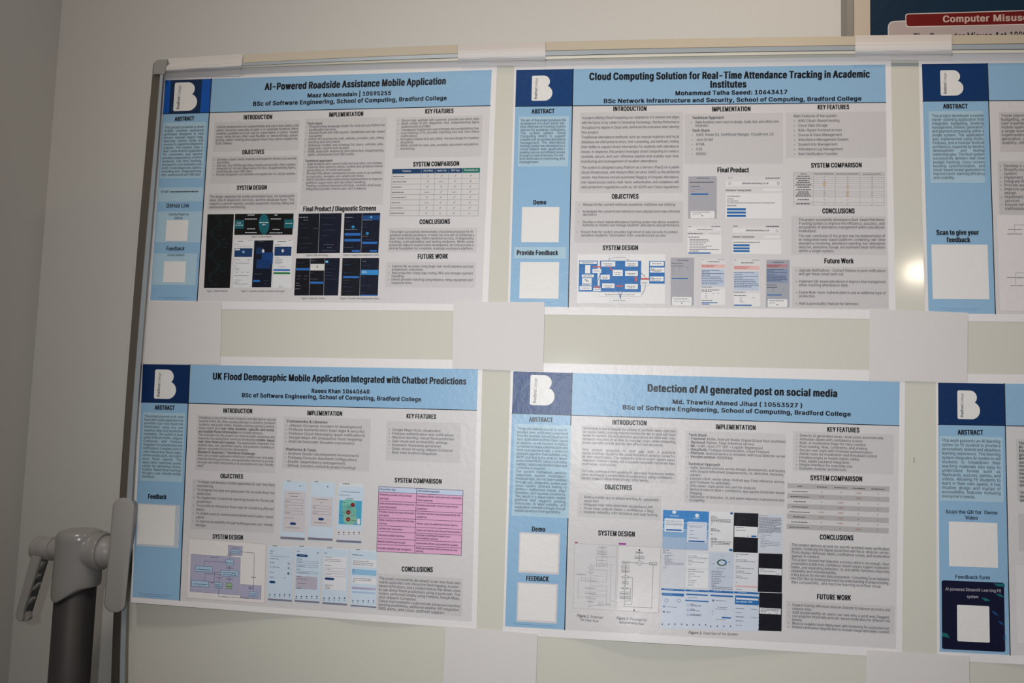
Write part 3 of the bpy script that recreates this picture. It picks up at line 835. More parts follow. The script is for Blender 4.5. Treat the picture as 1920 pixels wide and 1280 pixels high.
table(P, [(735.6, 317), (900, 314.6), (896.3, 404.6), (730.6, 404)], co, ro, None, lambda i, j: ('#14725f' if j == 4 else '#123c68') if i == 0 else '#d6d1d0', cell, '#8f9ba3')
P.heading((786.5, 420), (844, 419.2), 'CONCLUSIONS', 8.6)
P.panel((728.5, 427), (893, 472), blocks=[(731, 436.3, 158, 6.2, 4.5, [
    'The project successfully demonstrates a functional prototype for AI-', 'powered roadside assistance. It meets the core aim of combining a', 'dual-mode Android app, Python backend services, AI diagnostics,',
    'tracking, cost estimation and testing evidence. While some', 'production features require further development, the build provides a', 'strong foundation for a realistic roadside assistance platform.|'])])
P.heading((783, 484.8), (840, 484.4), 'FUTURE WORK', 8.6)
P.panel((724.4, 491), (890, 539), blocks=[(735, 500.8, 152, 6.2, 4.5, [
    '•Improve ML accuracy using larger real-world datasets and real', ' breakdown outcomes.|', '•Add production-ready map routing, MFA and stronger payment', ' handling.|', '•Extend provider matching using distance, rating, equipment and', ' response time.|'], dict(bul=6))])

# ================================================================== poster: attendance tracking (top centre)
E_ = Cr(940, 80, 4.8); F_ = Cr(1290, 80, 4.8); G_ = Cr(940, 340, 4.8); H_ = Cr(1240, 320, 4.0)
P = Poster('blue-headed research poster about cloud attendance tracking, upper row, right of the roadside poster',
           [(964.5, 116), (1670.5, 106), (1680, 598.5), (951.5, 588.5)], [(968, 131), (1660, 121), (1667, 580.5), (956, 574.3)], .159, .158)
P.logo((997.7, 141.9), (1035.2, 188.5))
P.title([((1105, 149.8), (1631.7, 144.8), 'Cloud Computing Solution for Real-Time Attendance Tracking in Academic', 13, 'h'),
         ((1331.7, 164.2), (1400.4, 163.6), 'Institutes', 12.6, 'h'),
         ((1266, 178.3), (1477.5, 175.9), 'Mohammad Talha Saeed: 10643417', 7.6, 'k'),
         ((1131.7, 193), (1616, 188.2), 'BSc Network Infrastructure and Security, School of Computing, Bradford College', 7.6, 'k')])
P.heading((996.9, 212.6), (1040, 212), 'ABSTRACT', 8)
P.panel((973, 218.5), (1065, 311.7), LPANEL, blocks=[(975.8, 227.5, 85, 6.0, 4.6, [
    'The aim of this project proposes the', 'development of a cloud-based, real-', 'time attendance tracking system', 'tailored for academic institutions.|', 'The system utilises Cloud', 'Computing (AWS) to support',
    'scalable and accessible attendance', 'management. The attendance', 'tracking system was developed as a', 'cloud-based web application,', 'enabling secure and efficient access', 'through an internet browser for real-', 'time attendance monitoring and', 'management.|'])])
P.heading((999.8, 383), (1024.8, 382.7), 'Demo', 7.8); P.blank((979, 388), (1047.5, 454))
P.panel((964.4, 463), (1061, 484.8), LPANEL, 'feedback_strip', extra=lambda p: p.text((968.8, 477.6), (1046.7, 477.6), 'Provide Feedback', 8.6, 'h'))
P.blank((975.4, 491), (1047, 559.8))
p = P.part('fine_print', P.side); p.greek(970, 566.5, 70, 1, '#7c9cc0', 2); p.build()
P.heading((1149.8, 208), (1213, 207.4), 'INTRODUCTION', 8.4)
t1 = ['A project utilizing Cloud Computing was adopted as it is relevant and aligns', 'with the future of my career in Computing Technology. Sterling Performance', 'throughout my degree in Cloud units reinforced the motivation when electing', 'this project.|',
      'Traditional attendance methods such as manual registers and local', 'databases are often prone to errors, time-consuming, and inefficient, limiting', 'their ability to support timely intervention for students with attendance',
      'issues. In response, this project leverages cloud computing to create a', 'scalable, secure, and cost-effective solution that enables real-time', 'monitoring and management of student attendance.|']
t2 = ['The system is designed using Platform as a Service (PaaS) on a public', 'cloud infrastructure, with Amazon Web Services (AWS) as the preferred', 'vendor. Key features include automated flagging of irregular attendance,',
      'role-based access control, multi-factor authentication, and compliance with', 'data protection regulations such as UK GDPR and Cloud regulations|']
P.panel((1088, 211), (1279.6, 360.8), blocks=[(1091, 223, 183, 9.06, 4.7, t1), (1090, 316, 184, 9.2, 4.7, t2)])
P.heading((1147, 372.3), (1197.7, 371.9), 'OBJECTIVES', 8.4)
P.panel((1078.5, 377), (1280, 454.6), blocks=[(1093, 385.4, 182, 6.5, 4.7, ['•Research the current methods academic institutes are utilizing|']),
    (1092.6, 398.3, 182, 5.8, 4.7, ['•Investigate the current tools institutions have adopted and make informed', ' decisions|']),
    (1092, 418, 182, 6, 4.7, ['•Develop a cloud-based attendance tracking system that allows academic', ' institutes to monitor and manage students’ attendance and performance|']),
    (1089, 436.6, 182, 6.3, 4.7, ['•Ensure that the system provides high level of data security to protect', ' sensitive students’ information from unauthorized access|'])])
P.heading((1130, 468.5), (1197, 468.5), 'SYSTEM DESIGN', 8.6)
p = P.part('system_diagram')
p.quad(G_(687, 655), G_(1475, 655), G_(1472, 1102), G_(680, 1095), '#e9e7e6', 1.5)
BL2 = '#2f72b4'
for b in ((700, 712, 866, 992), (885, 712, 1256, 996), (1330, 715, 1470, 920)): p.rect(*G_.box(*b), BL2, 2.4)
p.rect(*G_.box(820, 880, 890, 992), BL2, 2.65)
for b in ((868, 716, 884, 940),): p.rect(*G_.box(*b), '#e9e7e6', 2.8)
for b in ((705, 720, 860, 742), (755, 752, 800, 828), (820, 787, 898, 825), (725, 838, 832, 862), (728, 868, 812, 918), (725, 922, 812, 935), (705, 942, 812, 978), (828, 960, 895, 985), (900, 720, 1025, 765), (1115, 720, 1230, 765), (1003, 795, 1092, 850), (1115, 805, 1228, 850), (893, 840, 975, 882), (908, 917, 1018, 960), (1113, 922, 1228, 968), (1338, 722, 1462, 760), (1338, 775, 1468, 820), (1338, 855, 1460, 898), (1253, 885, 1330, 935), (975, 668, 1150, 697), (978, 1052, 1152, 1085), (880, 1000, 1262, 1035)):
    p.rect(*G_.box(*b), '#ecebea', 3.2)
    if b[1] in (668, 1052, 1000, 885): p.frame(*G_.box(*b), '#b9b9bc', 3.5, .4)
    w = b[2] - b[0]
    if b[0] not in (755, 728): p.greek(*G_(b[0] + w * .14, (b[1] + b[3]) / 2 + 2), w * .7 / 4.8, 1.3, '#6a6a70', 4)
    if b[3] - b[1] > 38 and b[0] not in (755, 728): p.greek(*G_(b[0] + w * .25, (b[1] + b[3]) / 2 + 15), w * .5 / 4.8, 1.3, '#6a6a70', 4)
for b in ((822, 763, 900, 775), (830, 945, 892, 957), (1032, 934, 1096, 948), (1202, 858, 1220, 900), (1258, 868, 1328, 884)): p.rect(*G_.box(*b), '#c8605a', 4.4)
p.line([G_(975, 768), G_(1000, 800)], 2, '#c8605a', 4.4)
for pts in ([(965, 712), (978, 688)], [(1130, 695), (1145, 714)], [(885, 845), (868, 890), (868, 935), (890, 975)], [(1255, 822), (1290, 850), (1292, 870)], [(1298, 938), (1290, 975), (1262, 1020)], [(1170, 955), (1170, 958)]): p.line([G_(*q) for q in pts], .8, '#55555a', 4.5)
p.ell(G_(1070, 1002), 3.8, 3.8, '#8f99ad', 4.6, 16, .7); p.line([G_(1070, 1020), G_(1070, 1045)], 2.4, '#3f62a8', 4.6)
p.line([G_(1345, 800), G_(1352, 785), G_(1362, 805), G_(1374, 782)], .9, '#50525c', 4.6); p.ell(G_(1356, 877), 3, 3, '#50525c', 4.6, 14, .75)
p.line([G_(750, 885), G_(765, 885), G_(765, 900)], 1.2, '#3a3a40', 4.6); p.line([G_(775, 890), G_(786, 902)], 1.2, '#3a3a40', 4.6)
p.build()
P.heading((1335, 208.6), (1408, 208), 'IMPLEMENTATION', 8.4)
P.panel((1283.75, 213.3), (1468, 306), blocks=[(1303.5, 222.7, 157, 8.3, 4.8, ['*Technical Approach', '•Agile iterations were used to design, build, test, and refine core']),
    (1303.3, 237.3, 157, 9.4, 4.8, [' modules|', '*Tech Stack']), (1305, 254.6, 160, 8.95, 4.8, ['•AWS: Route 53, Certificate Manger, CloudFront, S3|', '•Java Script|', '•HTML|', '•CSS|', '•IONOS|'])])
P.heading((1345, 322.7), (1404.6, 322.7), 'Final Product', 8.8)
GR = '#adabb2'; DK = '#404046'; BB = '#2c6cae'
def url(p, a, b, c, d):
    p.text(a, b, 'attendancetracking.co.uk', 3.4, 'b', '#3a3a3e', 4); p.text(c, d, 'Attendance Tracking System', 3.4, 'b', '#3a3a3e', 4)
phone(P, [H_(202, 42), H_(416, 40), H_(415, 358), H_(201, 358)], GR, [tx(265, 57, 95, DK, 6), tx(215, 90, 178, '#38383d', 7), tx(222, 120, 66, '#55555a'), tx(225, 140, 80, '#7f8fae'), tx(225, 157, 24, '#c07a7a'), ('b', (223, 170, 353, 180), BB), ('r', (218, 302, 400, 357), '#e8e6e5', 2.5), tx(232, 312, 138, '#55555a'), tx(232, 328, 70), tx(302, 340, 14, '#303034', 7)], H_)
p = P.part('app_screenshot'); p.quad(H_(482, 45), H_(906, 45), H_(905, 360), H_(482, 360), '#dcd8d8', 1.7)
p.rect(*H_.box(485, 80, 900, 114), '#e6e3e2', 2.2); p.rect(*H_.box(483, 170, 905, 358), '#e8e5e4', 2.2)
url(p, H_(605, 100), H_(805, 100), H_(483, 152), H_(675, 152)); p.rect(*H_.box(760, 136, 900, 150), '#ebe9e8', 2.4)
p.text(H_(500, 58), H_(535, 58), '22:47', 3, 'r', '#707076', 4); p.greek(*H_(780, 58), 28, 2, '#55555a'); p.ell(H_(512, 94), 2.4, 2.4, '#707076', 4, 14, .75); p.ell(H_(877, 93), 2.6, 2.6, '#707076', 4, 14, .75)
for x, y, w in ((493, 193, 100), (493, 213, 48), (493, 228, 85), (493, 243, 360), (493, 263, 70)): p.greek(*H_(x, y), w / 4, 1.3, '#55555a')
for b in ((492, 280, 634, 297), (492, 305, 634, 321), (492, 330, 634, 346)): p.rect(*H_.box(*b), BB, 3)
p.build()
phone(P, [H_(195, 410), H_(450, 415), H_(452, 632), H_(192, 626)], '#dedada', [('b', (198, 428, 446, 450), '#e6e3e2'), ('b', (198, 482, 450, 624), '#e9e6e5'), tx(268, 443, 120, DK), tx(202, 420, 22), tx(375, 420, 70, '#66666a'), tx(200, 473, 110, '#303034', 6), tx(360, 470, 80, '#b0b0b4', 3), tx(203, 500, 84, '#303034', 6), tx(212, 517, 138, '#44444a'), tx(212, 529, 145, '#44444a'), tx(212, 542, 125, '#44444a'), tx(212, 554, 105, '#44444a'), tx(212, 567, 165, '#44444a'), tx(212, 579, 128, '#44444a'), tx(212, 592, 220, '#44444a'), tx(212, 604, 70, '#44444a'), ('b', (203, 612, 370, 622), BB)], H_)
p = P.part('app_screenshot'); p.quad(H_(532, 405), H_(895, 408), H_(900, 628), H_(530, 625), '#dcd8d8', 1.7)
p.rect(*H_.box(535, 432, 892, 465), '#e6e3e2', 2.2); p.rect(*H_.box(532, 518, 900, 626), '#e8e5e4', 2.2)
url(p, H_(635, 453), H_(808, 453), H_(533, 501), H_(697, 501)); p.rect(*H_.box(770, 488, 892, 502), '#ebe9e8', 2.4)
p.greek(*H_(540, 418), 8, 1.8, '#707076'); p.greek(*H_(785, 420), 24, 2, '#55555a'); p.ell(H_(868, 450), 2.4, 2.4, '#707076', 4, 14, .75); p.greek(*H_(540, 538), 49, 1.5, '#44444a')
for b in ((540, 551, 662, 567), (540, 574, 662, 589), (540, 595, 662, 610)): p.rect(*H_.box(*b), BB, 3)
p.build()
phone(P, [H_(70, 652), H_(246, 652), H_(243, 1010), H_(70, 1008)], GR, [tx(122, 673, 80, '#44444a'), tx(76, 696, 84, '#38383d'), tx(76, 715, 90, '#66666a'), tx(85, 727, 14), tx(130, 727, 12), tx(190, 727, 14), tx(85, 745, 12), tx(130, 745, 8), tx(85, 760, 12), tx(85, 777, 12), ('b', (78, 803, 198, 812), BB), ('r', (80, 945, 228, 1010), '#eae8e7', 2.5), tx(92, 962, 110, '#44444a'), tx(92, 980, 122), tx(148, 995, 12, '#303034', 7)], H_)
RD = '#e6b9b4'
phone(P, [H_(300, 658), H_(482, 660), H_(480, 1012), H_(298, 1008)], '#dedbdb', [('b', (300, 702, 478, 728), RD), ('b', (300, 738, 474, 868), '#c0cbdc'), ('b', (300, 884, 478, 1008), '#e9e6e5'), tx(350, 684, 85, DK), tx(303, 665, 16), tx(425, 667, 48), tx(303, 710, 105, '#b04a48'), tx(303, 721, 88, '#b04a48')] + [tx(303, 747 + k * 12.6, w, '#4a5878') for k, w in enumerate((132, 56, 162, 62, 140, 148, 160, 164, 118))] + [tx(302, 874, 78, '#55555a'), tx(302, 896, 135, '#303034', 6), tx(302, 906, 76, '#303034', 6), tx(328, 922, 18), tx(385, 922, 12), tx(420, 922, 12), tx(328, 940, 18), tx(328, 955, 18), tx(302, 975, 80, '#303034', 6), ('b', (303, 985, 420, 993), BB), ('b', (303, 996, 360, 1003), BB)], H_)
phone(P, [H_(543, 660), H_(742, 664), H_(742, 1022), H_(543, 1016)], '#dedbdb', [('b', (545, 712, 736, 742), RD), ('b', (545, 755, 732, 898), '#c0cbdc'), ('b', (543, 918, 742, 1016), '#e9e6e5'), tx(598, 692, 96, '#303034', 6), tx(548, 672, 16), tx(680, 672, 56), tx(546, 722, 118, '#b04a48'), tx(546, 733, 100, '#b04a48')] + [tx(546, 765 + k * 13.4, w, '#4a5878') for k, w in enumerate((152, 60, 180, 66, 152, 164, 172, 186, 130))] + [tx(543, 912, 88, '#55555a'), tx(546, 938, 90, '#303034', 7), tx(588, 953, 22), tx(682, 953, 22), tx(588, 970, 20), tx(588, 985, 28), ('b', (545, 1003, 678, 1013), BB)], H_)
phone(P, [H_(788, 668), H_(963, 668), H_(960, 1024), H_(784, 1022)], '#a7a8b2', [('b', (790, 700, 945, 727), '#b88b92'), ('b', (788, 735, 950, 840), '#8c99b4'), tx(838, 688, 78, '#44444a'), tx(793, 710, 106, '#8f2f3a'), tx(793, 721, 85, '#8f2f3a')] + [tx(793, 742 + k * 12, w, '#33415f') for k, w in enumerate((124, 52, 150, 58, 138, 145, 150, 108))] + [tx(792, 858, 72, '#55555a'), tx(793, 876, 75, '#303034', 6), tx(832, 890, 18), tx(912, 890, 14), tx(832, 905, 18), ('b', (793, 927, 903, 935), BB), ('r', (797, 962, 946, 1023), '#eae8e7', 2.5), tx(808, 976, 110, '#44444a'), tx(808, 993, 44), tx(864, 1008, 12, '#303034', 7)], H_)
P.heading((1533, 204.7), (1592.7, 204.3), 'KEY FEATURES', 8.2)
P.panel((1473, 210.8), (1662, 294.6), blocks=[(1488, 219.6, 160, 8.87, 4.8, ['Main Features of the system:|']), (1496.4, 228.4, 160, 8.87, 4.8, ['•AWS Cloud-Based Hosting|', '•Cloud Data Storage|', '•Role-Based frontend access|', '•Course & Class Management|', '•Attendance Management System|', '•Student Info Management|', '•Attendance Log Management|', '•Alert Notification Function|'])])
P.heading((1520.8, 314), (1616.5, 313.3), 'SYSTEM COMPARISON', 8.6)
co2 = [0, .22, .46, .73, 1]; ro2 = [0, .085, .15, .215, .28, .345, .42, .48, .57, .63, .69, .75, .92, 1]
def cell2(p, f, i, j):
    m = (co2[j] + co2[j + 1]) / 2; rm = (ro2[i] + ro2[i + 1]) / 2 + .02; a = f(m, rm)
    if i == 0: p.greek(a[0] - [6, 18, 21, 17][j], a[1], [11, 36, 42, 34][j], 1.5, '#66666a', 4)
    elif j == 0: w = 18 + (i * 5) % 13; p.greek(a[0] - w / 2, a[1], w, 1.7, '#303034', 4)
    elif j == 1 and i in (4, 5) or j == 2 and i in (6, 8, 10): p.ell((a[0], a[1] - 1), 3, 1.6, '#d3b07c', 4, 10)
    else: p.line([(a[0] - 1, a[1] - 1), (a[0], a[1]), (a[0] + 1.2, a[1] - 2)], .5, '#85858a', 4)
table(P, [(1488, 322.5), (1658, 323), (1658, 384.8), (1487.5, 383.5)], co2, ro2, None, lambda i, j: '#cfcac9' if i == 0 else None, cell2, '#9f9da0', .5)
P.heading((1542, 399.6), (1603, 399.6), 'CONCLUSIONS', 9)
P.panel((1483.75, 404.5), (1662.5, 477.5), blocks=[(1497.5, 413.75, 161, 7.1, 5, ['This project successfully developed a cloud-based Attendance', 'Tracking System to improve the efficiency, accuracy, and', 'accessibility of attendance management within educational', 'institutions.|']),
    (1497.5, 444.2, 162, 7.0, 5, ['The main contribution of this project was the implementation of', 'an integrated web-based platform combining real-time', 'attendance monitoring, attendance reporting, low-attendance', 'detection, attendance storage, and automated email notifications', 'within a single system.|'])])
P.heading((1545.5, 493.2), (1601, 493.4), 'Future Work', 9)
P.panel((1485, 499.5), (1666, 577.8), blocks=[(1497.5, 508.7, 163, 6.9, 5, ['•Upgrade Notifications – Connect firebase to push notifications', ' and get these email sent out.|', '', '•Implement QR-based attendance to improve time management', ' when tracking attendance data.|', '', '•Enable Multi-factor Authentication to add an additional layer of', ' protection.|', '', '•Add a punctuality feature for lateness.|'], dict(bul=5))])
# ================================================================== poster: flood application (lower left, curling corner)
I_ = Cr(240, 660, 4.8); J_ = Cr(520, 660, 4.8); K_ = Cr(220, 900, 4.8); L_ = Cr(490, 900, 4.8)
def sm(x): x = np.clip(x, 0, 1); return x * x * (3 - 2 * x)
def lift3(u, v):
    return 0.026 * sm((v - .58) / .50) ** 1.5 * (1 - sm(u / .62)) + 0.005 * sm((v - .8) / .25) * sm((u - .55) / .15) * (1 - sm((u - .75) / .15))
P = Poster('blue-headed research poster about a flood app, its lower left corner curling, beside the pivot clamp',
           [(262, 666), (905, 675), (893.5, 1179.5), (245.5, 1129)], [(268, 682.5), (896, 692), (884.5, 1165), (247.7, 1119)], .150, .165, lift=lift3, navy='#022a5a')
P.logo((291, 692.4), (329, 748))
P.title([((398.75, 711), (874.8, 720.6), 'UK Flood Demographic Mobile Application Integrated with Chatbot Predictions', 12.2, 'h'),
         ((583.75, 736), (693.5, 737.8), 'Raees Khan 10640640', 7.5, 'k'),
         ((453, 744), (790, 752.2), 'BSc of Software Engineering, School of Computing, Bradford College', 7.6, 'k')])
P.heading((290, 767.3), (327.5, 768), 'ABSTRACT', 7.8)
P.panel((268.75, 772.5), (341.5, 904), LPANEL, blocks=[(270.8, 781.5, 73.5, 6.64, 4.4, [
    'This project presents a UK-wide', 'flood alert mobile application that', 'provides real-time flood risk', 'information using live raw', 'weather data and predictive', 'modelling. The system is built', 'using Android (Kotlin, Jetpack', 'Compose) with Firebase',
    'integration for authentication and', 'notifications. It enables users to', 'view interactive flood maps,', 'receive instant alerts, and submit', 'local flood reports. The', 'application improves public', 'safety by delivering timely,', 'location-based flood warnings', 'through a user-friendly mobile', 'interface.|'])])
P.heading((277.3, 934.2), (312.3, 935.2), 'Feedback', 8.4)
P.panel((258.5, 943), (334.6, 1027.5), '#c3ccd6', 'code_panel'); P.blank((259.5, 945), (326, 1023))
p = P.part('fine_print', P.side); p.greek(259, 1112, 65, 1, '#6f8fb4', 2); p.greek(266, 1116, 50, 1, '#6f8fb4', 2); p.build()
P.heading((418.5, 773.4), (473.3, 774.6), 'INTRODUCTION', 8.2)
P.panel((370, 778), (516, 887), blocks=[(373.3, 784.4, 143, 6.41, 4.4, [
    'Flooding is one of the most frequent and disruptive natural|', 'hazards in the UK, often causing damage to property, transport|', 'systems, and public safety. Despite existing warning systems,|', 'many users lack ~real-time, location-specific and easily~|', '~accessible flood information~ on mobile devices.|',
    'The motivation for this project is to improve public awareness and|', 'response time during flood events by developing a ~mobile-based~|', '~real-time flood alert system~. The application integrates live|', 'weather data, user-generated reports, and predictive modelling to|', 'deliver accurate flood risk information.|',
    '~Research Question / Technical Challenge:~|', 'How can a mobile application effectively combine real-time data,|', 'machine learning prediction, and geolocation services to provide|', 'accurate and timely flood alerts in an accessible and user-friendly|', 'way?|'], dict(xf=.87))])
P.heading((413, 895.8), (456, 896.9), 'OBJECTIVES', 8.2)
P.panel((361, 898), (513.75, 999), blocks=[(370, 904.8, 145, 7.36, 4.6, [
    '•To design and develop a mobile application for real-time flood|', ' monitoring|', '•To integrate live data and geolocation for accurate flood risk|', ' detection|', '•To implement a machine learning model for flood risk|', ' prediction|', '•To provide an interactive flood map for visualising affected|', ' areas|',
    '•To enable users to receive personalised and location-based|', ' alerts|', '•To improve accessibility through multilingual and user-friendly|', ' design|'], dict(bul=6, xf=.95))])
P.heading((398.5, 1009.4), (456, 1011.6), 'SYSTEM DESIGN', 8.4)
p = P.part('system_diagram'); Z_ = Cr(330, 1000, 9.142)
p.quad(Z_(222, 85), Z_(1540, 180), Z_(1515, 1192), Z_(182, 1100), '#e6e0de', 1.5); p.line([Z_(222, 85), Z_(1540, 180), Z_(1515, 1192), Z_(182, 1100), Z_(222, 85)], .6, '#c9b0b0', 2.2)
LV = '#aeabc4'; LB = '#abc6dc'; LN = '#444458'
for q in ([(258, 352), (1104, 412), (1085, 1055), (238, 990)], [(898, 200), (1140, 220), (1130, 380), (893, 365)], [(1105, 870), (1463, 895), (1452, 1128), (1100, 1102)]):
    p.quad(*[Z_(*k) for k in q], LV, 2.4); p.line([Z_(*k) for k in q + q[:1]], .5, '#6a6880', 2.8)
def bx(q, c, n=1):
    p.quad(*[Z_(*k) for k in q], c, 3.2); p.line([Z_(*k) for k in q + q[:1]], .7, '#47678a', 3.6)
    for k in range(n):
        y = q[0][1] + (q[3][1] - q[0][1]) * (.6 if n == 1 else .42 + .36 * k); w = (q[1][0] - q[0][0]); p.greek(*Z_(q[0][0] + w * .1, y + 6), w * .78 / 9.142, 1.4, '#40485a', 4.4)
bx([(332, 550), (628, 570), (625, 660), (330, 650)], LB); bx([(270, 798), (565, 820), (560, 918), (265, 900)], LB); bx([(858, 442), (985, 452), (985, 545), (857, 540)], LB)
bx([(772, 622), (1068, 642), (1063, 742), (770, 722)], LB, 2); bx([(672, 836), (795, 845), (792, 938), (668, 928)], LB, 2); bx([(1262, 988), (1390, 998), (1387, 1090), (1260, 1082)], LB, 2); bx([(942, 270), (1095, 280), (1092, 345), (940, 335)], LB); bx([(862, 845), (958, 852), (955, 950), (860, 943)], '#9db98a')
for pts in ([(1092, 312), (1335, 330), (1342, 350), (1325, 990)], [(928, 300), (922, 440)], [(855, 492), (488, 468), (478, 550)], [(920, 545), (915, 625)], [(770, 700), (495, 685), (490, 815)], [(770, 665), (662, 660), (655, 830), (560, 830)], [(738, 705), (735, 838)], [(912, 735), (908, 848)], [(732, 932), (730, 1070), (760, 1078), (1260, 1108)], [(1322, 1090), (1322, 1120)]):
    p.line([Z_(*k) for k in pts], .55, LN, 3.9)
for x, y, w in ((598, 412, 130), (960, 245, 120), (870, 380, 100), (855, 590, 130), (695, 760, 90), (855, 780, 115), (1290, 752, 75), (600, 842, 50), (1245, 918, 80), (1243, 946, 85), (790, 1082, 80)): p.greek(*Z_(x, y), w / 9.142, 1.3, '#5a566c', 4.4)
p.build()
P.heading((575.8, 777.8), (642, 779.2), 'IMPLEMENTATION', 8.2)
P.panel((532.5, 780.8), (692, 884), blocks=[(542, 791.5, 155, 7.52, 4.7, ['*Frameworks & Libraries', '•Jetpack Compose (modern UI development)|', '•Firebase Authentication (user login & security)|', '•Firebase Cloud Messaging (push notifications)|', '•Google Maps API (interactive flood mapping)|', '•Android Geocoder (location conversion)|', '', '*Platforms & Tools', '•Android Studio (development environment)|', '•Firebase Console (backend configuration)|', '•Gradle (dependency management)|', '•GitHub (version control & project hosting)|'], dict(bul=5.5, xf=1.02))])
IC = '#cbdae8'; BAR = '#827b88'; CD = '#d2cacd'
def ph(q, items, bar, bg=IC):
    phone(P, [L_(*k) for k in q], bg, [('b', bar, BAR)] + items, L_)
ic = lambda xs, y: [('o', (x - 6, y - 6, x + 6, y + 6), '#3c4250') for x in xs] + [tx(x - 9, y + 18, 18, '#55555c', 4) for x in xs]
ph([(195, 0), (415, 12), (390, 548), (170, 532)], [('b', (195, 2, 412, 22), '#d6dadd'), ('b', (203, 92, 388, 470), CD), tx(232, 10, 32, '#3e5a50', 7), ('o', (342, 46, 353, 57), '#39507a'), tx(375, 52, 12, '#7a8090'), tx(240, 118, 112, '#55555c'), tx(262, 146, 68, '#44444a'), tx(220, 190, 42, '#77777e'), ('f', (218, 170, 374, 208), '#9a94a0'), tx(220, 240, 24, '#77777e'), ('f', (216, 222, 372, 258), '#9a94a0'), tx(218, 290, 42, '#77777e'), ('f', (214, 272, 370, 308), '#9a94a0'), tx(215, 340, 75, '#77777e'), ('r', (257, 378, 312, 403), '#1c3f74', 2.4), tx(222, 426, 118, '#77777e')], (172, 506, 390, 540))
ph([(447, 5), (664, 15), (642, 556), (418, 540)], [('b', (447, 6, 662, 26), '#d6dadd'), ('b', (450, 148, 636, 420), CD), tx(480, 14, 32, '#3e5a50', 7), ('o', (592, 52, 603, 63), '#39507a'), tx(486, 174, 116, '#55555c'), tx(532, 203, 24, '#33333a'), tx(472, 248, 22, '#77777e'), ('f', (468, 228, 622, 262), '#9a94a0'), tx(468, 297, 42, '#77777e'), ('f', (464, 278, 620, 312), '#9a94a0'), ('r', (513, 337, 562, 363), '#1c3f74', 2.4), tx(478, 382, 112, '#77777e')], (420, 513, 641, 547))
ph([(695, 22), (924, 34), (900, 578), (672, 560)], [('b', (694, 24, 920, 64), '#dcdedf'), ('b', (675, 440, 905, 535), '#d9d6da'), tx(732, 34, 62, '#44444a', 8), tx(720, 104, 165, '#55606e'), tx(704, 134, 95, '#55606e'), tx(768, 165, 64, '#55606e'), ('b', (703, 178, 898, 404), '#4da7c8'), ('o', (720, 170, 850, 250), '#7cc0b0'), ('o', (722, 215, 860, 340), '#74b3a4'), ('o', (735, 300, 862, 400), '#86b9a2'), ('o', (755, 225, 820, 290), '#6fae9f'), ('o', (802, 202, 842, 242), '#7d2a31'), ('o', (763, 269, 803, 309), '#7d2a31'), ('o', (761, 331, 801, 371), '#7d2a31'), ('b', (815, 219, 832, 225), '#c98a50'), ('b', (776, 286, 793, 292), '#c98a50'), ('b', (772, 348, 790, 354), '#c98a50'), ('r', (863, 346, 888, 398), '#dfe0e2', 1.5), tx(720, 200, 42, '#3d4a58'), tx(772, 245, 36, '#3d4a58'), tx(725, 288, 30, '#3d4a58'), tx(805, 320, 38, '#3d4a58'), tx(702, 320, 20, '#3d4a58'), tx(808, 365, 46, '#3d4a58')] + ic((697, 741, 788, 833, 880), 470), (675, 535, 899, 568))
ph([(60, 583), (288, 598), (274, 1100), (56, 1086)], [('b', (62, 586, 286, 612), '#d9dfe6'), tx(102, 592, 40, '#44444a', 8), tx(80, 637, 34, '#33333a'), tx(78, 660, 28, '#44444a'), tx(78, 682, 176, '#7a828e', 4), tx(78, 706, 82, '#55606e'), tx(76, 740, 44, '#44444a'), ('r', (236, 740, 266, 760), '#8d94a0', 2.2), ('o', (250, 743, 264, 757), '#d8dce2'), tx(74, 780, 88, '#44444a'), ('r', (236, 780, 266, 800), '#8d94a0', 2.2), ('o', (250, 783, 264, 797), '#d8dce2'), tx(74, 828, 38, '#44444a'), ('r', (234, 828, 264, 850), '#2d3d58', 2.4), ('o', (248, 831, 263, 847), '#d8dce2'), tx(72, 873, 44, '#44444a'), tx(205, 880, 14, '#55606e'), ('r', (72, 903, 126, 928), '#1c3f74', 2.6)] + ic((76, 121, 165, 210, 254), 1030), (59, 1062, 275, 1094))
ph([(300, 588), (543, 604), (523, 1115), (297, 1098)], [('b', (302, 590, 541, 616), '#d9dfe6'), tx(342, 596, 42, '#44444a', 8), tx(320, 640, 26, '#33333a'), ('o', (504, 648, 514, 659), '#33405a'), ('r', (317, 664, 418, 692), '#1c3f74', 2.8), tx(345, 678, 50, '#a8bacd', 4), tx(318, 708, 52, '#44444a'), ('f', (318, 722, 508, 752), '#8494a8'), tx(332, 736, 36, '#66707e'), ('f', (316, 758, 506, 788), '#8494a8'), tx(332, 772, 60, '#66707e'), tx(316, 802, 36, '#44444a'), ('f', (314, 816, 504, 846), '#8494a8'), tx(328, 830, 96, '#66707e'), ('b', (312, 858, 500, 985), '#b9b2c0'), tx(322, 866, 36, '#33333a', 6), tx(320, 888, 92, '#66606e'), tx(328, 928, 76, '#66606e'), tx(318, 972, 42, '#33333a', 6)] + ic((316, 361, 407, 454, 500), 1046), (299, 1076, 523, 1108))
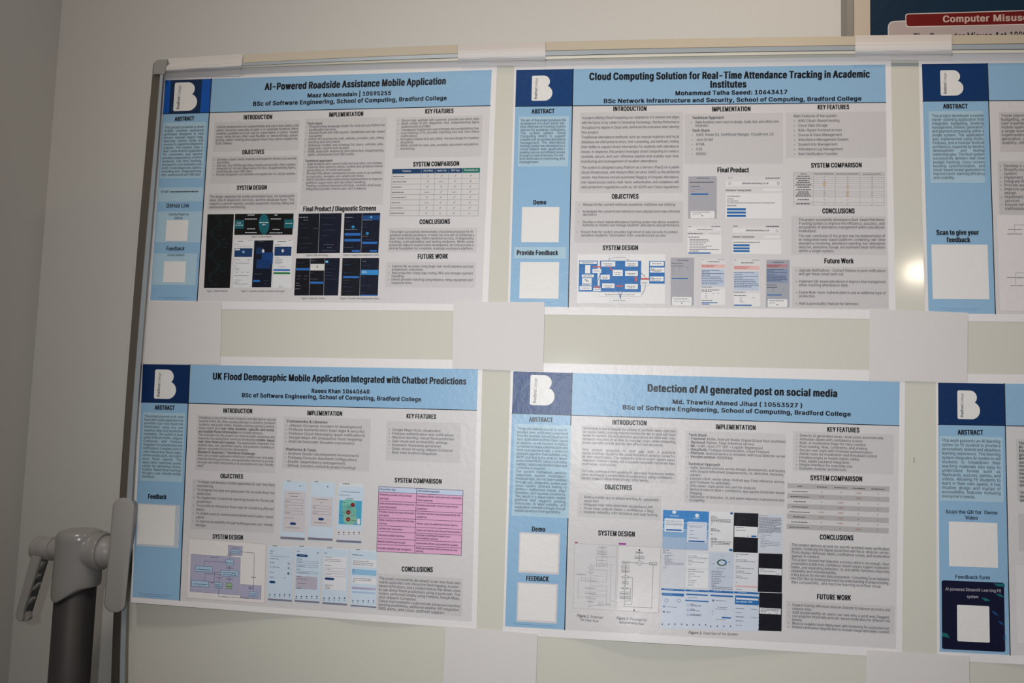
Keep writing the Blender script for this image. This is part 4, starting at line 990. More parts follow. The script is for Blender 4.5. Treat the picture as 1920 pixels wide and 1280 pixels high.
ph([(547, 602), (790, 618), (772, 1132), (546, 1116)], [('b', (549, 604, 788, 630), '#d9dfe6'), tx(592, 610, 42, '#44444a', 8), tx(568, 656, 26, '#33405a'), ('b', (567, 683, 760, 996), '#e2e1e4'), tx(576, 692, 60, '#44444a'), tx(575, 712, 132, '#66606e'), tx(575, 726, 140, '#66606e'), tx(573, 768, 52, '#44444a'), ('f', (572, 788, 755, 826), '#9a98a2'), tx(584, 802, 40, '#77777e'), ('f', (570, 834, 753, 872), '#9a98a2'), tx(582, 848, 50, '#77777e'), ('r', (570, 873, 656, 900), '#1c3f74', 2.8), tx(570, 944, 74, '#44444a'), tx(570, 962, 54, '#55606e'), tx(570, 976, 44, '#55606e')] + ic((563, 610, 656, 703, 749), 1060), (549, 1096, 772, 1128))
ph([(800, 616), (1042, 632), (1033, 1156), (802, 1140)], [('b', (802, 618, 1040, 648), '#d9dfe6'), tx(850, 626, 42, '#44444a', 8), tx(820, 672, 98, '#33333a', 6), ('b', (818, 706, 1036, 790), '#e2e1e4'), tx(828, 726, 142, '#44444a'), tx(826, 742, 180, '#44444a'), tx(826, 758, 178, '#44444a'), ('b', (816, 798, 1034, 860), '#8fbcdc'), tx(824, 804, 12, '#33405a'), tx(822, 820, 16, '#33405a'), ('b', (816, 866, 1034, 944), '#e2e1e4'), tx(824, 882, 168, '#44444a'), tx(824, 898, 164, '#44444a'), tx(822, 912, 24, '#44444a'), ('b', (814, 955, 1030, 990), '#b9b2c8'), tx(820, 972, 170, '#77708a'), ('r', (814, 996, 1030, 1024), '#a9c0dc', 3)] + ic((823, 869, 916, 963, 1010), 1084), (804, 1120, 1033, 1150))
P.heading((762, 783.6), (818, 785), 'KEY FEATURES', 8.2)
P.panel((725, 789), (862, 867.7), blocks=[(735.6, 807.2, 125, 7.1, 4.6, ['•Google Maps flood visualisation|', '•Firebase authentication and notifications|', '•Machine learning-based flood prediction|', '•Dark mode and accessibility settings|', '•Automatic timestamp generation|', '•State-driven UI using Jetpack Compose|', '•Real-time location integration|'], dict(bul=6, xf=.96))])
P.heading((740, 904), (828.75, 906.6), 'SYSTEM COMPARISON', 8.6)
co3 = [0, .448, 1]; ro3 = [0, .082, .22, .35, .478, .60, .69, .80, .89, 1]
tl = [['Flood Alert App'], ['Primarily provides official flood', 'warnings'], ['Uses postcode/location search for', 'flood information'], ['Provides mainly live map information', 'and alerts'], ['Relies mostly on external flood data', 'sources'], ['Limited user interaction'], ['Standard mobile interface'], ['Mainly monitoring focused'], ['Includes detailed map navigation']]
tr = [['UKFloodDemographic'], ['Combines official-style alerts with community', 'flood reporting'], ['Includes postcode-based chatbot flood', 'prediction'], ['Includes machine learning based flood risk', 'prediction'], ['Allows users to submit live flood reports'], ['Users can interact and discuss flood severity'], ['Includes multilingual support and', 'accessibility features'], ['Community driven and predictive system'], ['Adds personalised alert preferences and', 'sharing']]
def cell3(p, f, i, j):
    T = (tl, tr)[j][i]; n = len(T)
    a = np.array(f(co3[j] + .012, ro3[i])); b = np.array(f(co3[j] + .012, ro3[i + 1])); W = (co3[j + 1] - co3[j]) * 158 - 4
    for k, s in enumerate(T):
        q = a + (b - a) * ((.62 if n == 1 else .38 + .42 * k))
        nat = natural(s, 'b') * 3.3; p.text(q, None, s, 3.3, 'b', '#3a2838' if i else '#2a3040', 4, xf=min(.86, W / nat))
table(P, [L_(1057, 57), L_(1815, 92), L_(1800, 675), L_(1038, 640)], co3, ro3, None, lambda i, j: '#c8d2ea' if i == 0 else '#e4acce', cell3, '#3f3040', .8)
P.heading((753, 1070.8), (811.9, 1072), 'CONCLUSIONS', 9)
P.panel((707.7, 1074), (866, 1154.8), blocks=[(710.8, 1085.6, 153, 7.05, 4.9, ['The project successfully developed a real-time flood alert', 'mobile application with interactive flood mapping, location-', 'based notifications, and a chatbot feature that allows users', 'to ask about flood predictions using a postcode. The', 'system performed reliably using Firebase, Google Maps,', 'and Jetpack Compose.|', 'Future improvements could include enhanced machine|', 'learning predictions, additional weather API integration,|', 'SMS alerts, and cross-platform support.|'], dict(xf=.98))])

# ================================================================== poster: AI generated posts (lower centre)
M_ = Cr(940, 680, 4.8); N_ = Cr(1280, 690, 4.364); O_ = Cr(930, 930, 4.74); Q_ = Cr(1220, 930, 3.84)
def lift4(u, v): return 0.017 * sm((v - .68) / .40) ** 1.3 * sm((u - .14) / .22) * (1 - sm((u - .38) / .45)) + 0.008 * sm((v - .05) / .4) * (1 - sm((v - .55) / .4)) * sm((u - .03) / .25) * (1 - sm((u - .6) / .35))
P = Poster('blue-headed research poster about detecting AI written social posts, shiny glare over its title',
           [(958, 679.5), (1697.5, 695), (1691.5, 1233), (942.5, 1188.5)], [(962.5, 696), (1687, 715.7), (1680, 1216), (947, 1173.7)], .1585, .166, lift=lift4)
P.logo((994.8, 702.6), (1039, 760.4))
P.title([((1214, 733.6), (1571, 744), 'Detection of AI generated post on social media', 13.6, 'h'),
         ((1260.8, 756.6), (1505.7, 763.8), 'Md. Thawhid Ahmed Jihad ( 10553527 )', 7.8, 'k'),
         ((1167, 767), (1596, 780), 'BSc of Software Engineering, School of Computing, Bradford College', 7.9, 'k')])
P.heading((992, 790), (1037, 791), 'ABSTRACT', 8.4)
P.panel((965, 794), (1066, 971), LPANEL, blocks=[(969.8, 805, 95.6, 6.67, 4.7, [
    'The project delivers an end-to-end AI-', 'assisted news verification system built', 'from the Android-based Signal social', 'feed application and the Flask-based', 'ai-detector-server backend. Its method', 'combines Firebase authentication and', 'feed management with a selective', 'analysis pipeline that submits only', 'NEWS post text to the detector, where', 'a structured POST /detect inference', 'contract returns standardised label and', 'confidence outputs.|',
    'The system normalises detector', 'responses, applies moderation-', 'threshold logic, and has been validated', 'through unit, integration, system and', 'cross-system contract testing to', 'address malformed inputs, edge', 'thresholds, and response consistency.', 'The result is a dependable mobile', 'platform that supports posting,', 'interaction, AI label visibility, and', 'moderation-oriented oversight through', 'stable backend interoperability.|'])])
P.heading((997, 995.8), (1022.8, 996.5), 'Demo', 9); P.panel((974, 997), (1048, 1077), '#d6cfd2', 'code_panel'); P.blank((976, 1000), (1045, 1073))
P.heading((986.5, 1088), (1029, 1089.6), 'FEEDBACK', 9); P.panel((970.5, 1090.8), (1044, 1169), '#d6cfd2', 'code_panel'); P.blank((973, 1093), (1041, 1165))
p = P.part('fine_print', P.side); p.greek(962, 1169.5, 75, 1, '#6f8fb4', 2); p.build()
P.heading((1147.7, 795.6), (1213, 797), 'INTRODUCTION', 8.6)
P.panel((1090, 796), (1268, 907), blocks=[(1093, 804.4, 174, 6.67, 4.7, [
    'Generative AI has increased the volume of synthetic news-style text', 'on social media, making misinformation harder to spot and trust', 'harder to maintain. Existing detection approaches are often web-only,', 'research-focused, or unclear to everyday users, while misleading', 'posts can still spread quickly and affect real decisions.|', '',
    'This project responds to that gap with a practical', 'mobile workflow: Signal for the social feed and ai-detector-server for', 'AI-text classification. The motivation is to give non-expert users', 'clearer in-context signals, not a separate specialist tool when they', 'read news-style posts.|', '',
    'The core challenge is distinguishing AI-generated from human-written', 'news text inside a usable Android experience, using confidence-', 'based outputs rather than binary-only labels.|'])])
P.heading((1133.75, 916.6), (1185, 918.2), 'OBJECTIVES', 8.8)
P.panel((1083.75, 923.75), (1239, 975.4), blocks=[(1094.8, 933.4, 140, 6.95, 4.7, ['•Build a mobile app to detect and flag AI-generated|', ' news text.|', '•Integrate real-time detection via backend API|', '•Show clear outputs (label + confidence + flag)|', '•Validate reliability with technical and user testing|'], dict(bul=6, xf=.94))])
P.heading((1121.6, 1003.2), (1191, 1005.6), 'SYSTEM DESIGN', 9.2)
Y_ = Cr(1060, 1000, 6.735)
def flow(name, q, tagq, boxes, dia, lines, c, lc, t):
    p = P.part(name); p.quad(*[Y_(*k) for k in q], c, 1.6); p.line([Y_(*k) for k in q + q[:1]], .5, '#b0a8ac', 2)
    p.rect(Y_(tagq[0], tagq[1]), Y_(tagq[2], tagq[3]), '#a8489a' if tagq[0] > 400 else '#b0405c', 2.4)
    for b in boxes:
        p.frame(Y_(b[0], b[1]), Y_(b[2], b[3]), lc, 3, t); w = b[2] - b[0]
        p.greek(*Y_(b[0] + w * .12, (b[1] + b[3]) / 2 + 5), w * .75 / 6.735, 1.2, lc, 3.4)
    for x, y, rx, ry in dia: p.line([Y_(x - rx, y), Y_(x, y - ry), Y_(x + rx, y), Y_(x, y + ry), Y_(x - rx, y)], t, lc, 3.1); p.greek(*Y_(x - rx * .5, y + 4), rx / 6.735, 1.2, lc, 3.4)
    for l in lines: p.line([Y_(*k) for k in l], t, lc, 3.2)
    if c == '#e2dfde': p.ell(Y_(936, 208), 1.7, 1.8, '#222226', 3.5, 12); p.ell(Y_(868, 970), 1.5, 1.6, '#222226', 3.5, 12)
    p.build()
flow('flowchart', [(118, 122), (655, 152), (622, 970), (98, 938)], (120, 102, 155, 122), [(415, 168, 520, 185), (398, 205, 520, 240), (398, 250, 525, 268), (395, 290, 525, 380), (395, 382, 532, 420), (140, 505, 262, 525), (205, 555, 395, 608), (255, 680, 380, 700), (250, 735, 375, 765), (270, 790, 382, 830), (275, 850, 360, 866), (415, 865, 475, 912), (510, 878, 568, 905)],
     [(322, 430, 30, 28), (320, 490, 34, 22)], [[(468, 155), (462, 380)], [(300, 375), (345, 405), (395, 400)], [(340, 455), (525, 462), (518, 612), (330, 600)], [(320, 520), (308, 930)], [(165, 570), (158, 805), (300, 812)], [(525, 660), (515, 900), (310, 905)], [(330, 660), (520, 668)], [(380, 720), (520, 725)], [(330, 770), (515, 775)], [(380, 795), (515, 798)], [(575, 400), (565, 850), (620, 855)], [(535, 390), (620, 395)], [(270, 920), (350, 925)], [(560, 905), (558, 945)], [(470, 290), (630, 298)], [(345, 530), (485, 540)]], '#d9d6d6', '#a3a1a4', .55)
flow('flowchart', [(672, 152), (1205, 178), (1175, 1002), (645, 970)], (673, 116, 768, 145), [(888, 228, 980, 248), (878, 282, 995, 318), (716, 345, 805, 378), (712, 400, 803, 440), (712, 458, 803, 490), (722, 602, 793, 640), (690, 733, 808, 768), (688, 788, 812, 825), (1062, 362, 1156, 400)],
     [(936, 370, 50, 32), (758, 550, 48, 28), (750, 688, 48, 20)], [[(936, 215), (935, 340)], [(886, 368), (805, 363)], [(986, 373), (1062, 380)], [(762, 378), (758, 525)], [(757, 578), (752, 670)], [(748, 708), (745, 920), (1090, 938), (1108, 400)], [(806, 550), (850, 555), (840, 892), (745, 890)], [(798, 690), (825, 695), (818, 855), (745, 850)], [(870, 925), (868, 975)]], '#e2dfde', '#5d5d62', .6)
for a, b, s in (((1081.5, 1155.7), (1130.4, 1160), '~Figure 1.~ flowchart'), ((1087.8, 1163), (1122, 1166.7), 'for User flow'), ((1155.7, 1160.4), (1212.7, 1164.6), '~Figure 2~. Flowchart for'), ((1160.4, 1168), (1206.8, 1171.8), 'Administrative flow'), ((1290.8, 1187.6), (1383.5, 1191.2), '~Figure 3.~ Overview of the System')):
    p = P.part('figure_caption'); p.text(a, b, s, 4.9, 'r', '#333338', 4, slant=.18); p.build()
P.heading((1342, 804), (1417.5, 805.8), 'IMPLEMENTATION', 8.8)
P.panel((1285.8, 807), (1470, 949), blocks=[(1295.6, 817, 178, 6.79, 4.7, ['*Tech Stack', '•~Frontend~: Kotlin, Android Studio (Signal UI and feed workflow)|', '•~Backend~: Python, Flask inference service|', '•~ML~: scikit-learn (TF-IDF + Logistic Regression)|', '•~Data/Auth~: Firebase Authentication, Cloud Firestore|', '•~Platform~: Android device or emulator with local detector server|', '•~Version control~: Git/GitHub|', '',
    '*Technical Approach', '•Agile, iterative process across design, development, and testing|', ' with staged refinement (requirements, UI, detection, backend,|', ' admin).|', '•Layered client-server setup: Android app, Flask inference service,|', ' and Firebase for auth/data.|', '•Only news-style posts are sent for analysis.|', '•Backend returns label + confidence; app applies threshold-based|', ' flagging|', '•Separation of detection, UI, and admin improves maintenance and|', ' scalability|'], dict(bul=5.5, xf=.94))])
def qs(x0, y0, x1, y1, sk=6): return [Q_(x0, y0), Q_(x1, y0 + sk), Q_(x1 - 5, y1 + sk), Q_(x0 - 7, y1)]
SB, S1, S2, S3 = '#3b86c8', '#5a98cd', '#86acd2', '#a8bdd6'
def bl(x0, x1, y): return [('b', (x0, y + 0, x1, y + 92), SB), ('b', (x0 - 2, y + 92, x1 - 2, y + 140), S1), ('b', (x0 - 3, y + 140, x1 - 3, y + 200), S2)]
phone(P, qs(90, 98, 256, 378), S3, bl(90, 256, 98) + [('r', (157, 104, 182, 126), '#dfe8f0'), tx(140, 142, 62, '#dce8f2'), ('r', (100, 158, 236, 260), '#dfe3ea', 1.6), tx(112, 178, 112), ('f', (110, 190, 224, 206), '#8d93a2'), tx(112, 204, 110), ('r', (110, 235, 224, 251), BB, 1.6), tx(140, 293, 40, '#8fa4c0')], Q_)
phone(P, qs(257, 104, 418, 384), S3, bl(257, 418, 104) + [('o', (320, 125, 348, 153), '#dfe8f0'), tx(308, 160, 48, '#cfe0ee'), ('r', (264, 182, 402, 338), '#d5dbe6', 1.6), ('f', (272, 192, 392, 214), '#9aa4b8'), tx(280, 220, 90), tx(280, 248, 30), tx(280, 275, 30), tx(276, 300, 70), ('r', (270, 317, 390, 332), BB, 1.6)], Q_)
TL = [tx(432 + (k % 2) * 4, 0, 0) for k in range(0)]
phone(P, qs(420, 108, 598, 404), '#e0dfe0', [('o', (572, 114, 593, 132), '#2f6098')] + [tx(434, y, w, '#5f6068') for y, w in ((145, 34), (155, 48), (166, 145), (175, 140), (184, 142), (200, 10), (235, 34), (243, 60), (250, 70), (275, 12), (303, 40), (312, 44), (326, 150), (336, 140), (345, 135), (360, 12))] + [('r', (565, 378, 590, 396), BB, 1)], Q_)
phone(P, qs(600, 118, 776, 402), '#14151e', [('b', (603, 214, 770, 300), '#e4e3e4'), tx(612, 224, 58, '#44444a'), tx(612, 245, 75, '#8d8d94'), ('r', (723, 282, 762, 297), BB, 1.6), tx(692, 288, 20)], Q_)
phone(P, qs(778, 128, 953, 406), '#cfd3dc', [tx(782, 142, 62, '#b06a6a')] + [tx(780 + (k % 3), 155 + k * 8.2, w, '#62646e', 5) for k, w in enumerate((162, 158, 164, 150, 160, 164, 158, 120, 164, 160, 155, 164, 158, 100))] + [tx(790, 280 + k * 12, w, '#9598a4') for k, w in enumerate((80, 40, 30, 60, 140, 145, 130, 40))], Q_)
phone(P, qs(82, 382, 254, 658), '#d6d8df', [('ring', (90, 382, 110, 398), '#44464e'), tx(117, 391, 16, '#44464e', 7), tx(88, 408, 60)] + [tx(100, 425 + k * 9, w, '#8b8f9c') for k, w in enumerate((64, 38, 22, 60, 44, 58, 140, 135, 30))] + [tx(88, 516, 30)], Q_)
phone(P, qs(257, 388, 420, 664), '#dcdde2', [('b', (258, 412, 416, 450), '#e6e6e8'), ('b', (256, 455, 414, 520), '#e6e6e8'), ('b', (254, 525, 412, 660), '#e6e6e8')] + [tx(268, y, w, '#8b8d96') for y, w in ((430, 66), (442, 140), (462, 34), (473, 120), (490, 26), (528, 60), (542, 122), (560, 46), (575, 90), (590, 22), (608, 60), (622, 50), (640, 40))], Q_)
phone(P, qs(422, 398, 598, 670), '#c8d0dd', [('ring', (477, 454, 549, 502), '#2f5f54'), ('o', (530, 462, 547, 486), '#2f78bc'), ('o', (489, 463, 537, 493), '#c8d0dd'), tx(508, 432, 14), tx(440, 487, 22), tx(556, 473, 22), tx(478, 519, 60)] + [tx(438, 540 + k * 12.5, w, '#6a7080') for k, w in enumerate((85, 76, 74, 102, 62, 74, 70, 54, 30, 150, 155))], Q_)
phone(P, qs(602, 404, 772, 684), '#dcdde2', [('b', (604, 428, 768, 460), '#e4e4e7'), ('b', (606, 640, 766, 660), '#dfb3b4')] + [tx(612, y, w, '#77777e') for y, w in ((418, 90), (436, 16), (458, 80), (468, 140), (505, 32), (518, 130), (540, 62), (552, 110), (575, 44), (588, 90), (622, 14), (672, 44))], Q_)
phone(P, qs(778, 410, 949, 688), '#14151e', [('b', (780, 516, 943, 570), '#e0dfe2'), tx(790, 526, 28, '#44444a'), tx(790, 540, 106, '#77777e'), tx(905, 560, 22)], Q_)
LS = '#d0d8e5'
phone(P, qs(80, 660, 254, 950), LS, [('b', (76, 662, 246, 684), BB), tx(100, 670, 62, '#a9c6e4', 4), ('r', (81, 693, 240, 722), BB, 1.2), tx(92, 704, 68, '#a9c6e4', 4), ('ring', (98, 736, 128, 762), '#9aa6ba'), ('ring', (188, 738, 218, 764), '#9aa6ba'), ('o', (86, 785, 106, 801), '#7fa0c6'), tx(116, 798, 74, '#7a8497'), ('o', (86, 824, 104, 838), '#6f7a90'), tx(114, 830, 24), tx(112, 838, 32)] + [('o', (x - 5, 915, x + 5, 926), '#5a6a86') for x in (84, 130, 175, 222)], Q_)
phone(P, qs(256, 668, 420, 956), LS, [('b', (251, 670, 418, 692), BB), tx(285, 677, 60, '#a9c6e4', 4), ('r', (255, 700, 413, 719), BB, 1.2), tx(268, 732, 26), tx(300, 732, 36), ('b', (250, 745, 417, 763), BB)] + [('ring', (260, y - 8, 280, y + 8), '#7f90b0') for y in (784, 819, 855)] + [tx(286, y, w, '#4a5468') for y, w in ((778, 30), (788, 78), (815, 30), (824, 70), (850, 80), (858, 76))] + [('o', (x - 5, 920, x + 5, 931), '#5a6a86') for x in (262, 306, 352, 396)], Q_)
phone(P, qs(422, 674, 600, 962), LS, [('b', (420, 675, 596, 700), BB), tx(452, 683, 58, '#a9c6e4', 4), ('r', (430, 707, 594, 728), BB, 1.2), ('o', (440, 742, 460, 758), '#8580a8'), tx(470, 752, 72, '#6a7488'), ('r', (510, 867, 580, 882), BB, 1.8), tx(470, 888, 70)] + [tx(480, 800, 70), tx(465, 812, 80), tx(440, 830, 12), tx(440, 850, 12)] + [('o', (x - 5, 930, x + 5, 941), '#5a6a86') for x in (432, 480, 527, 575)], Q_)
phone(P, qs(602, 682, 782, 968), LS, [('b', (600, 684, 779, 708), BB), tx(632, 692, 60, '#a9c6e4', 4), ('b', (608, 713, 779, 786), BB), ('b', (615, 729, 774, 751), '#e0e2e6'), ('r', (615, 752, 636, 766), '#8fb4d8', 1), ('r', (642, 753, 694, 767), '#8fb4d8', 1), ('r', (700, 754, 732, 768), '#8fb4d8', 1), tx(612, 808, 60, '#4a5468'), tx(612, 838, 44), tx(612, 868, 60, '#4a5468'), tx(612, 898, 54, '#4a5468'), tx(612, 928, 50), tx(720, 815, 45), tx(720, 875, 45)], Q_)
phone(P, qs(782, 692, 947, 966), '#14151e', [('b', (784, 801, 937, 852), '#e0dfe2'), tx(794, 812, 138, '#55555c'), tx(792, 822, 130, '#55555c'), tx(792, 832, 40, '#55555c'), tx(850, 844, 12), tx(900, 846, 16)], Q_)
P.heading((1551, 809), (1611.8, 810.4), 'KEY FEATURES', 8.8)
P.panel((1487.4, 808), (1674.6, 889), blocks=[(1499.3, 818, 160, 6.83, 4.7, ['•Detects AI generated news-style posts automatically|', '•AI/human labels with confidence scores|', '•Built-in moderation flags for risky content|', '•Post viewing, likes, comments, and sharing|', '•Secure user login with Firebase authentication|', '•Admin tools for moderation and threshold control|', '•Handles empty or invalid inputs safely|', '•Fast, stable backend integration|', '•Simple interface for everyday use|', '•Scalable modular architecture|'], dict(bul=6, xf=.98))])
P.heading((1519.5, 899.8), (1617.3, 902.2), 'SYSTEM COMPARISON', 9)
co4 = [0, .248, .428, .62, .78, 1]; ro4 = [k / 9 for k in range(10)]
red = {(1, 3), (2, 1), (2, 3), (3, 2), (4, 2), (5, 1), (5, 2), (6, 1), (6, 2), (7, 2), (8, 3)}
def cell4(p, f, i, j):
    m = (co4[j] + co4[j + 1]) / 2; a = f(m, ro4[i] + .065)
    if i == 0: w = [9, 19, 25, 23, 25][j]; p.greek(a[0] - w / 2, a[1], w, 1.6, '#3f3f44', 4)
    elif j == 0: w = 22 + (i * 7) % 20; p.greek(a[0] - w / 2, a[1], w, 1.6, '#3f3f44', 4)
    elif (i, j) in red: p.text((a[0] - 5, a[1]), (a[0] + 5, a[1] + .3), 'Limited', 3.2, 'r', '#a5544c', 4)
    else: p.line([(a[0] - 1, a[1] - 1), (a[0], a[1]), (a[0] + 1.3, a[1] - 2.2)], .6, '#6d6d72', 4)
table(P, [(1476.6, 905.4), (1667.7, 911.8), (1666, 1000), (1475, 991)], co4, ro4, None, lambda i, j: '#b5b1b1' if i % 2 == 0 else '#d3cfce', cell4, None)
P.heading((1537, 1010.8), (1600.7, 1012.6), 'CONCLUSIONS', 9.2)
P.panel((1480.4, 1018.5), (1669, 1096.7), blocks=[(1484.3, 1023, 184, 6.98, 5, ['This project delivers an end-to-end AI-assisted news verification|', 'system, combining the Signal social feed with the ai-detector-server.|', 'Posts display AI/human labels, confidence scores, and moderation|', 'signals in context.|', 'The project showed that detection accuracy alone is not enough. Clear|', 'presentation builds trust, confidence-based outputs support moderation|', 'better, and separating detection, UI, and admin functions improves|', 'reliability and maintainability.|', 'A key lesson for me was data preparation. Converting Excel datasets|', 'into CSV files for training improved my understanding of preprocessing,|', 'data compatibility, and machine learning workflow setup.|'], dict(xf=.93))])
P.heading((1531.7, 1122.8), (1595.8, 1125), 'FUTURE WORK', 9.4)
P.panel((1474, 1125.3), (1676, 1187.8), blocks=[(1485.6, 1135.7, 184, 6.88, 5, ['•Expand training with more diverse datasets to improve accuracy and|', ' reduce bias.|', '•Add explainability so users can see why a post was flagged.|', '•Use adaptive thresholds and role-based moderation for different risk|', ' levels.|', '•Move to scalable cloud deployment with monitoring for production use.|', '•Extend verification beyond text to include image and video content.|'], dict(bul=7, xf=.95))])

# ================================================================== posters cut by the right edge of the photograph
def full_quad(tl, dt, bl_, db, dv):
    """the printed area continues past the picture: extend it along the board"""
    T, D, Bl, Db = [B(*q) for q in (tl, dt, bl_, db)]
    return [tl, to_px(T + (D - T) / dv), to_px(Bl + (Db - Bl) / dv), bl_]
R_ = Cr(1700, 100, 4.923); S_ = Cr(1700, 340, 4.573); T_ = Cr(1700, 700, 4.923); U_ = Cr(1700, 940, 3.765)
q = full_quad((1728.5, 120), (1848, 118.8), (1741, 587), (1863, 588), .156)
P = Poster('blue-headed research poster about a travel planning app, upper row, cut by the photo edge',
           [(1722, 100.5), (q[1][0] + 10, q[1][1] - 18), (q[2][0] + 12, q[2][1] + 18), (1735, 601)], q, .156, .152, navy='#033468')
P.logo((1762.6, 131.8), (1806.5, 179))
P.heading((1768.7, 203.2), (1815, 203), 'ABSTRACT', 8.4)
P.panel((1741, 208.7), (1847, 342.7), LPANEL, blocks=[(1747, 219.2, 97, 7.24, 5.2, ['This project developed a mobile', 'travel-planning application that', 'integrates budgeting, booking', 'management, itinerary generation,', 'and payment processing within a', 'single system. The application', 'was implemented using Kotlin,', 'Firebase, and a modular Android', 'architecture, supported by iterative', 'development and testing', 'methodologies. The final system', 'successfully delivers real-time', 'budget tracking, cross-screen', 'booking synchronisation, and', 'cloud-based receipt generation to', 'improve travel-planning efficiency', 'and usability.|'])])
p = P.part('heading'); p.text((1756, 440), (1836, 439.6), 'Scan to give your', 9, 'h'); p.text((1775.4, 453.6), (1819.6, 453.6), 'feedback', 9, 'h'); p.build()
P.blank((1746.2, 458.2), (1855, 561))
p = P.part('fine_print', P.side); p.greek(1762, 578, 78, 1, '#7c9cc0', 2); p.greek(1770, 581.5, 60, 1, '#7c9cc0', 2); p.build()
tp = ['Travel planning|', 'budgeting, and|', 'user experience|', 'mobile applicat|', 'a single workfl|', 'implementing r|', 'generation, and|', 'usability, reliab|']
P.panel((1872.7, 209.7), (2090, 283.8), '#c9c4c4', blocks=[(1876.7, 218.8, 60, 7.25, 5.2, tp, dict(xf=1.0))])
P.panel((1870.6, 302), (2090, 402), '#c9c4c4', blocks=[(1881.8, 312.9, 60, 7.28, 5.2, ['•Develop a un|', '•Simplify book|', ' system|', '•Implement re|', '•Integrate fligh|', '•Provide secu|', '•Improve user|', ' design|', '•Implement cl|', ' services|', '•Ensure reliab|', ' methodologie|'], dict(bul=7, xf=1.0))])
p = P.part('flowchart'); p.rect((1869.5, 403.5), (2090, 583.8), '#e2dcdc', 1.6)
for pts in ([(925, 400), (925, 372), (1010, 372)], [(925, 410), (925, 440)], [(935, 815), (935, 782), (1010, 782)], [(935, 830), (935, 885)]): p.line([S_(*k) for k in pts], .6, '#8d8a8e', 3)
for x, y, w in ((868, 415, 118), (862, 453, 126), (862, 826, 140), (892, 896, 110)): p.greek(*S_(x, y), w / 4.573, 1.5, '#66666a', 3)
p.build()
q = full_quad((1759, 717.2), (1882.5, 719), (1762, 1221), (1893, 1227.5), .158)
def lift6(u, v): return 0.012 * sm((v - .75) / .33) * sm((u - .10) / .25) * (1 - sm((u - .5) / .4))
P = Poster('blue-headed research poster about an AI learning system, lower row, cut by the photo edge',
           [(1754.5, 700), (q[1][0] + 10, q[1][1] - 18), (q[2][0] + 12, q[2][1] + 19), (1757, 1237)], q, .158, .163, navy='#032f60', lift=lift6)
P.logo((1794.9, 731.6), (1837.5, 786))
P.heading((1796, 814.4), (1844, 814.9), 'ABSTRACT', 8.8)
P.panel((1762, 816.8), (1882, 941.7), LPANEL, blocks=[(1765.4, 827.6, 110.5, 8.03, 5.8, ['This work presents an AI learning', 'system for FE students to provide a', 'personalised, tailored and ubiquitous', 'learning experience. This learning', 'system integrates AI models to aid', 'students to breakdown their', 'teaching materials into easy to', 'understand format such as', 'flashcards, quizzes, games, and', 'videos. Allowing FE students to', 'learn in their own speed, it has', 'intuitive design and myriad of', 'accessibility features nurturing', 'everyone’s needs.|'])])
p = P.part('heading'); p.text((1773, 961.8), (1870.8, 964), 'Scan the QR for  Demo', 6.6, 'b', '#22262e'); p.text((1809.7, 973.2), (1833.6, 973.8), 'Video', 6.6, 'b', '#22262e'); p.build()
P.blank((1778.9, 977.2), (1871.5, 1064.5))
P.heading((1790.8, 1084), (1856.7, 1086), 'Feedback form', 6.8, 'b')
p = P.part('feedback_card'); p.rrect((1765.6, 1087.4), (1885, 1222), 3.5, '#0d1030', 1.8)
for pts, c in (([(610, 577), (690, 580), (695, 602), (640, 598)], '#1c6a72'), ([(628, 648), (668, 655), (692, 678), (650, 668)], '#1c6a72'), ([(525, 678), (560, 680), (592, 700), (555, 704)], '#1c6a6a'), ([(598, 768), (630, 780), (652, 806), (620, 798)], '#1d4478'), ([(640, 838), (670, 848), (692, 872), (665, 866)], '#1d4478'), ([(248, 922), (285, 930), (306, 962), (252, 952)], '#1c6a6a'), ([(682, 948), (697, 944), (697, 972), (684, 974)], '#1d4a70')):
    p.poly([U_(*k) for k in pts], c, 2.6)
p.text((1772.5, 1106.3), (1877.4, 1110), 'AI powered Streamlit Learning FE', 5.6, 'r', '#c9c6ce', 4); p.text((1812.9, 1120.4), (1834.7, 1121.2), 'system', 5.4, 'r', '#c9c6ce', 4)
p.rrect((1794.3, 1133.4), (1855.9, 1204.5), 2.5, WHITE, 3); p.build()
P.panel((1905, 823), (2110, 945), '#c9c6c5', blocks=[(1910, 833, 60, 7.12, 5.2, ['~This~|', '~AI-p~|', '~Edu~|', '~gro~|', '~whe~|', '~ass~|', '~thro~|', '~are~|', '~thei~|', '~con~|', '~solu~|', '~and~|', '', '~Th~|', '~mo~|', '~ad~|'], dict(xf=1.0))])
P.panel((1909, 962), (2110, 1040), '#c9c6c5'); 
p = P.part('flowchart'); p.rect((1904, 1059), (2120, 1216), '#dedbdb', 1.6); p.build()
# ------------------------------------------------------------------ paper tape holding the posters
tm = bpy.data.materials.new('paper_tape'); tm.use_nodes = True
nt = tm.node_tree; pb = nt.nodes['Principled BSDF']; pb.inputs['Base Color'].default_value = srgb('#e8e3e1'); pb.inputs['Roughness'].default_value = .55; pb.inputs['Specular IOR Level'].default_value = .3
tr_ = nt.nodes.new('ShaderNodeBsdfTransparent'); mx = nt.nodes.new('ShaderNodeMixShader'); mx.inputs[0].default_value = .87
no = nt.nodes.new('ShaderNodeTexNoise'); no.inputs['Scale'].default_value = 14; bp = nt.nodes.new('ShaderNodeBump'); bp.inputs['Strength'].default_value = .10; bp.inputs['Distance'].default_value = .002
nt.links.new(no.outputs['Fac'], bp.inputs['Height']); nt.links.new(bp.outputs['Normal'], pb.inputs['Normal'])
nt.links.new(tr_.outputs[0], mx.inputs[1]); nt.links.new(pb.outputs[0], mx.inputs[2]); nt.links.new(mx.outputs[0], nt.nodes['Material Output'].inputs['Surface'])

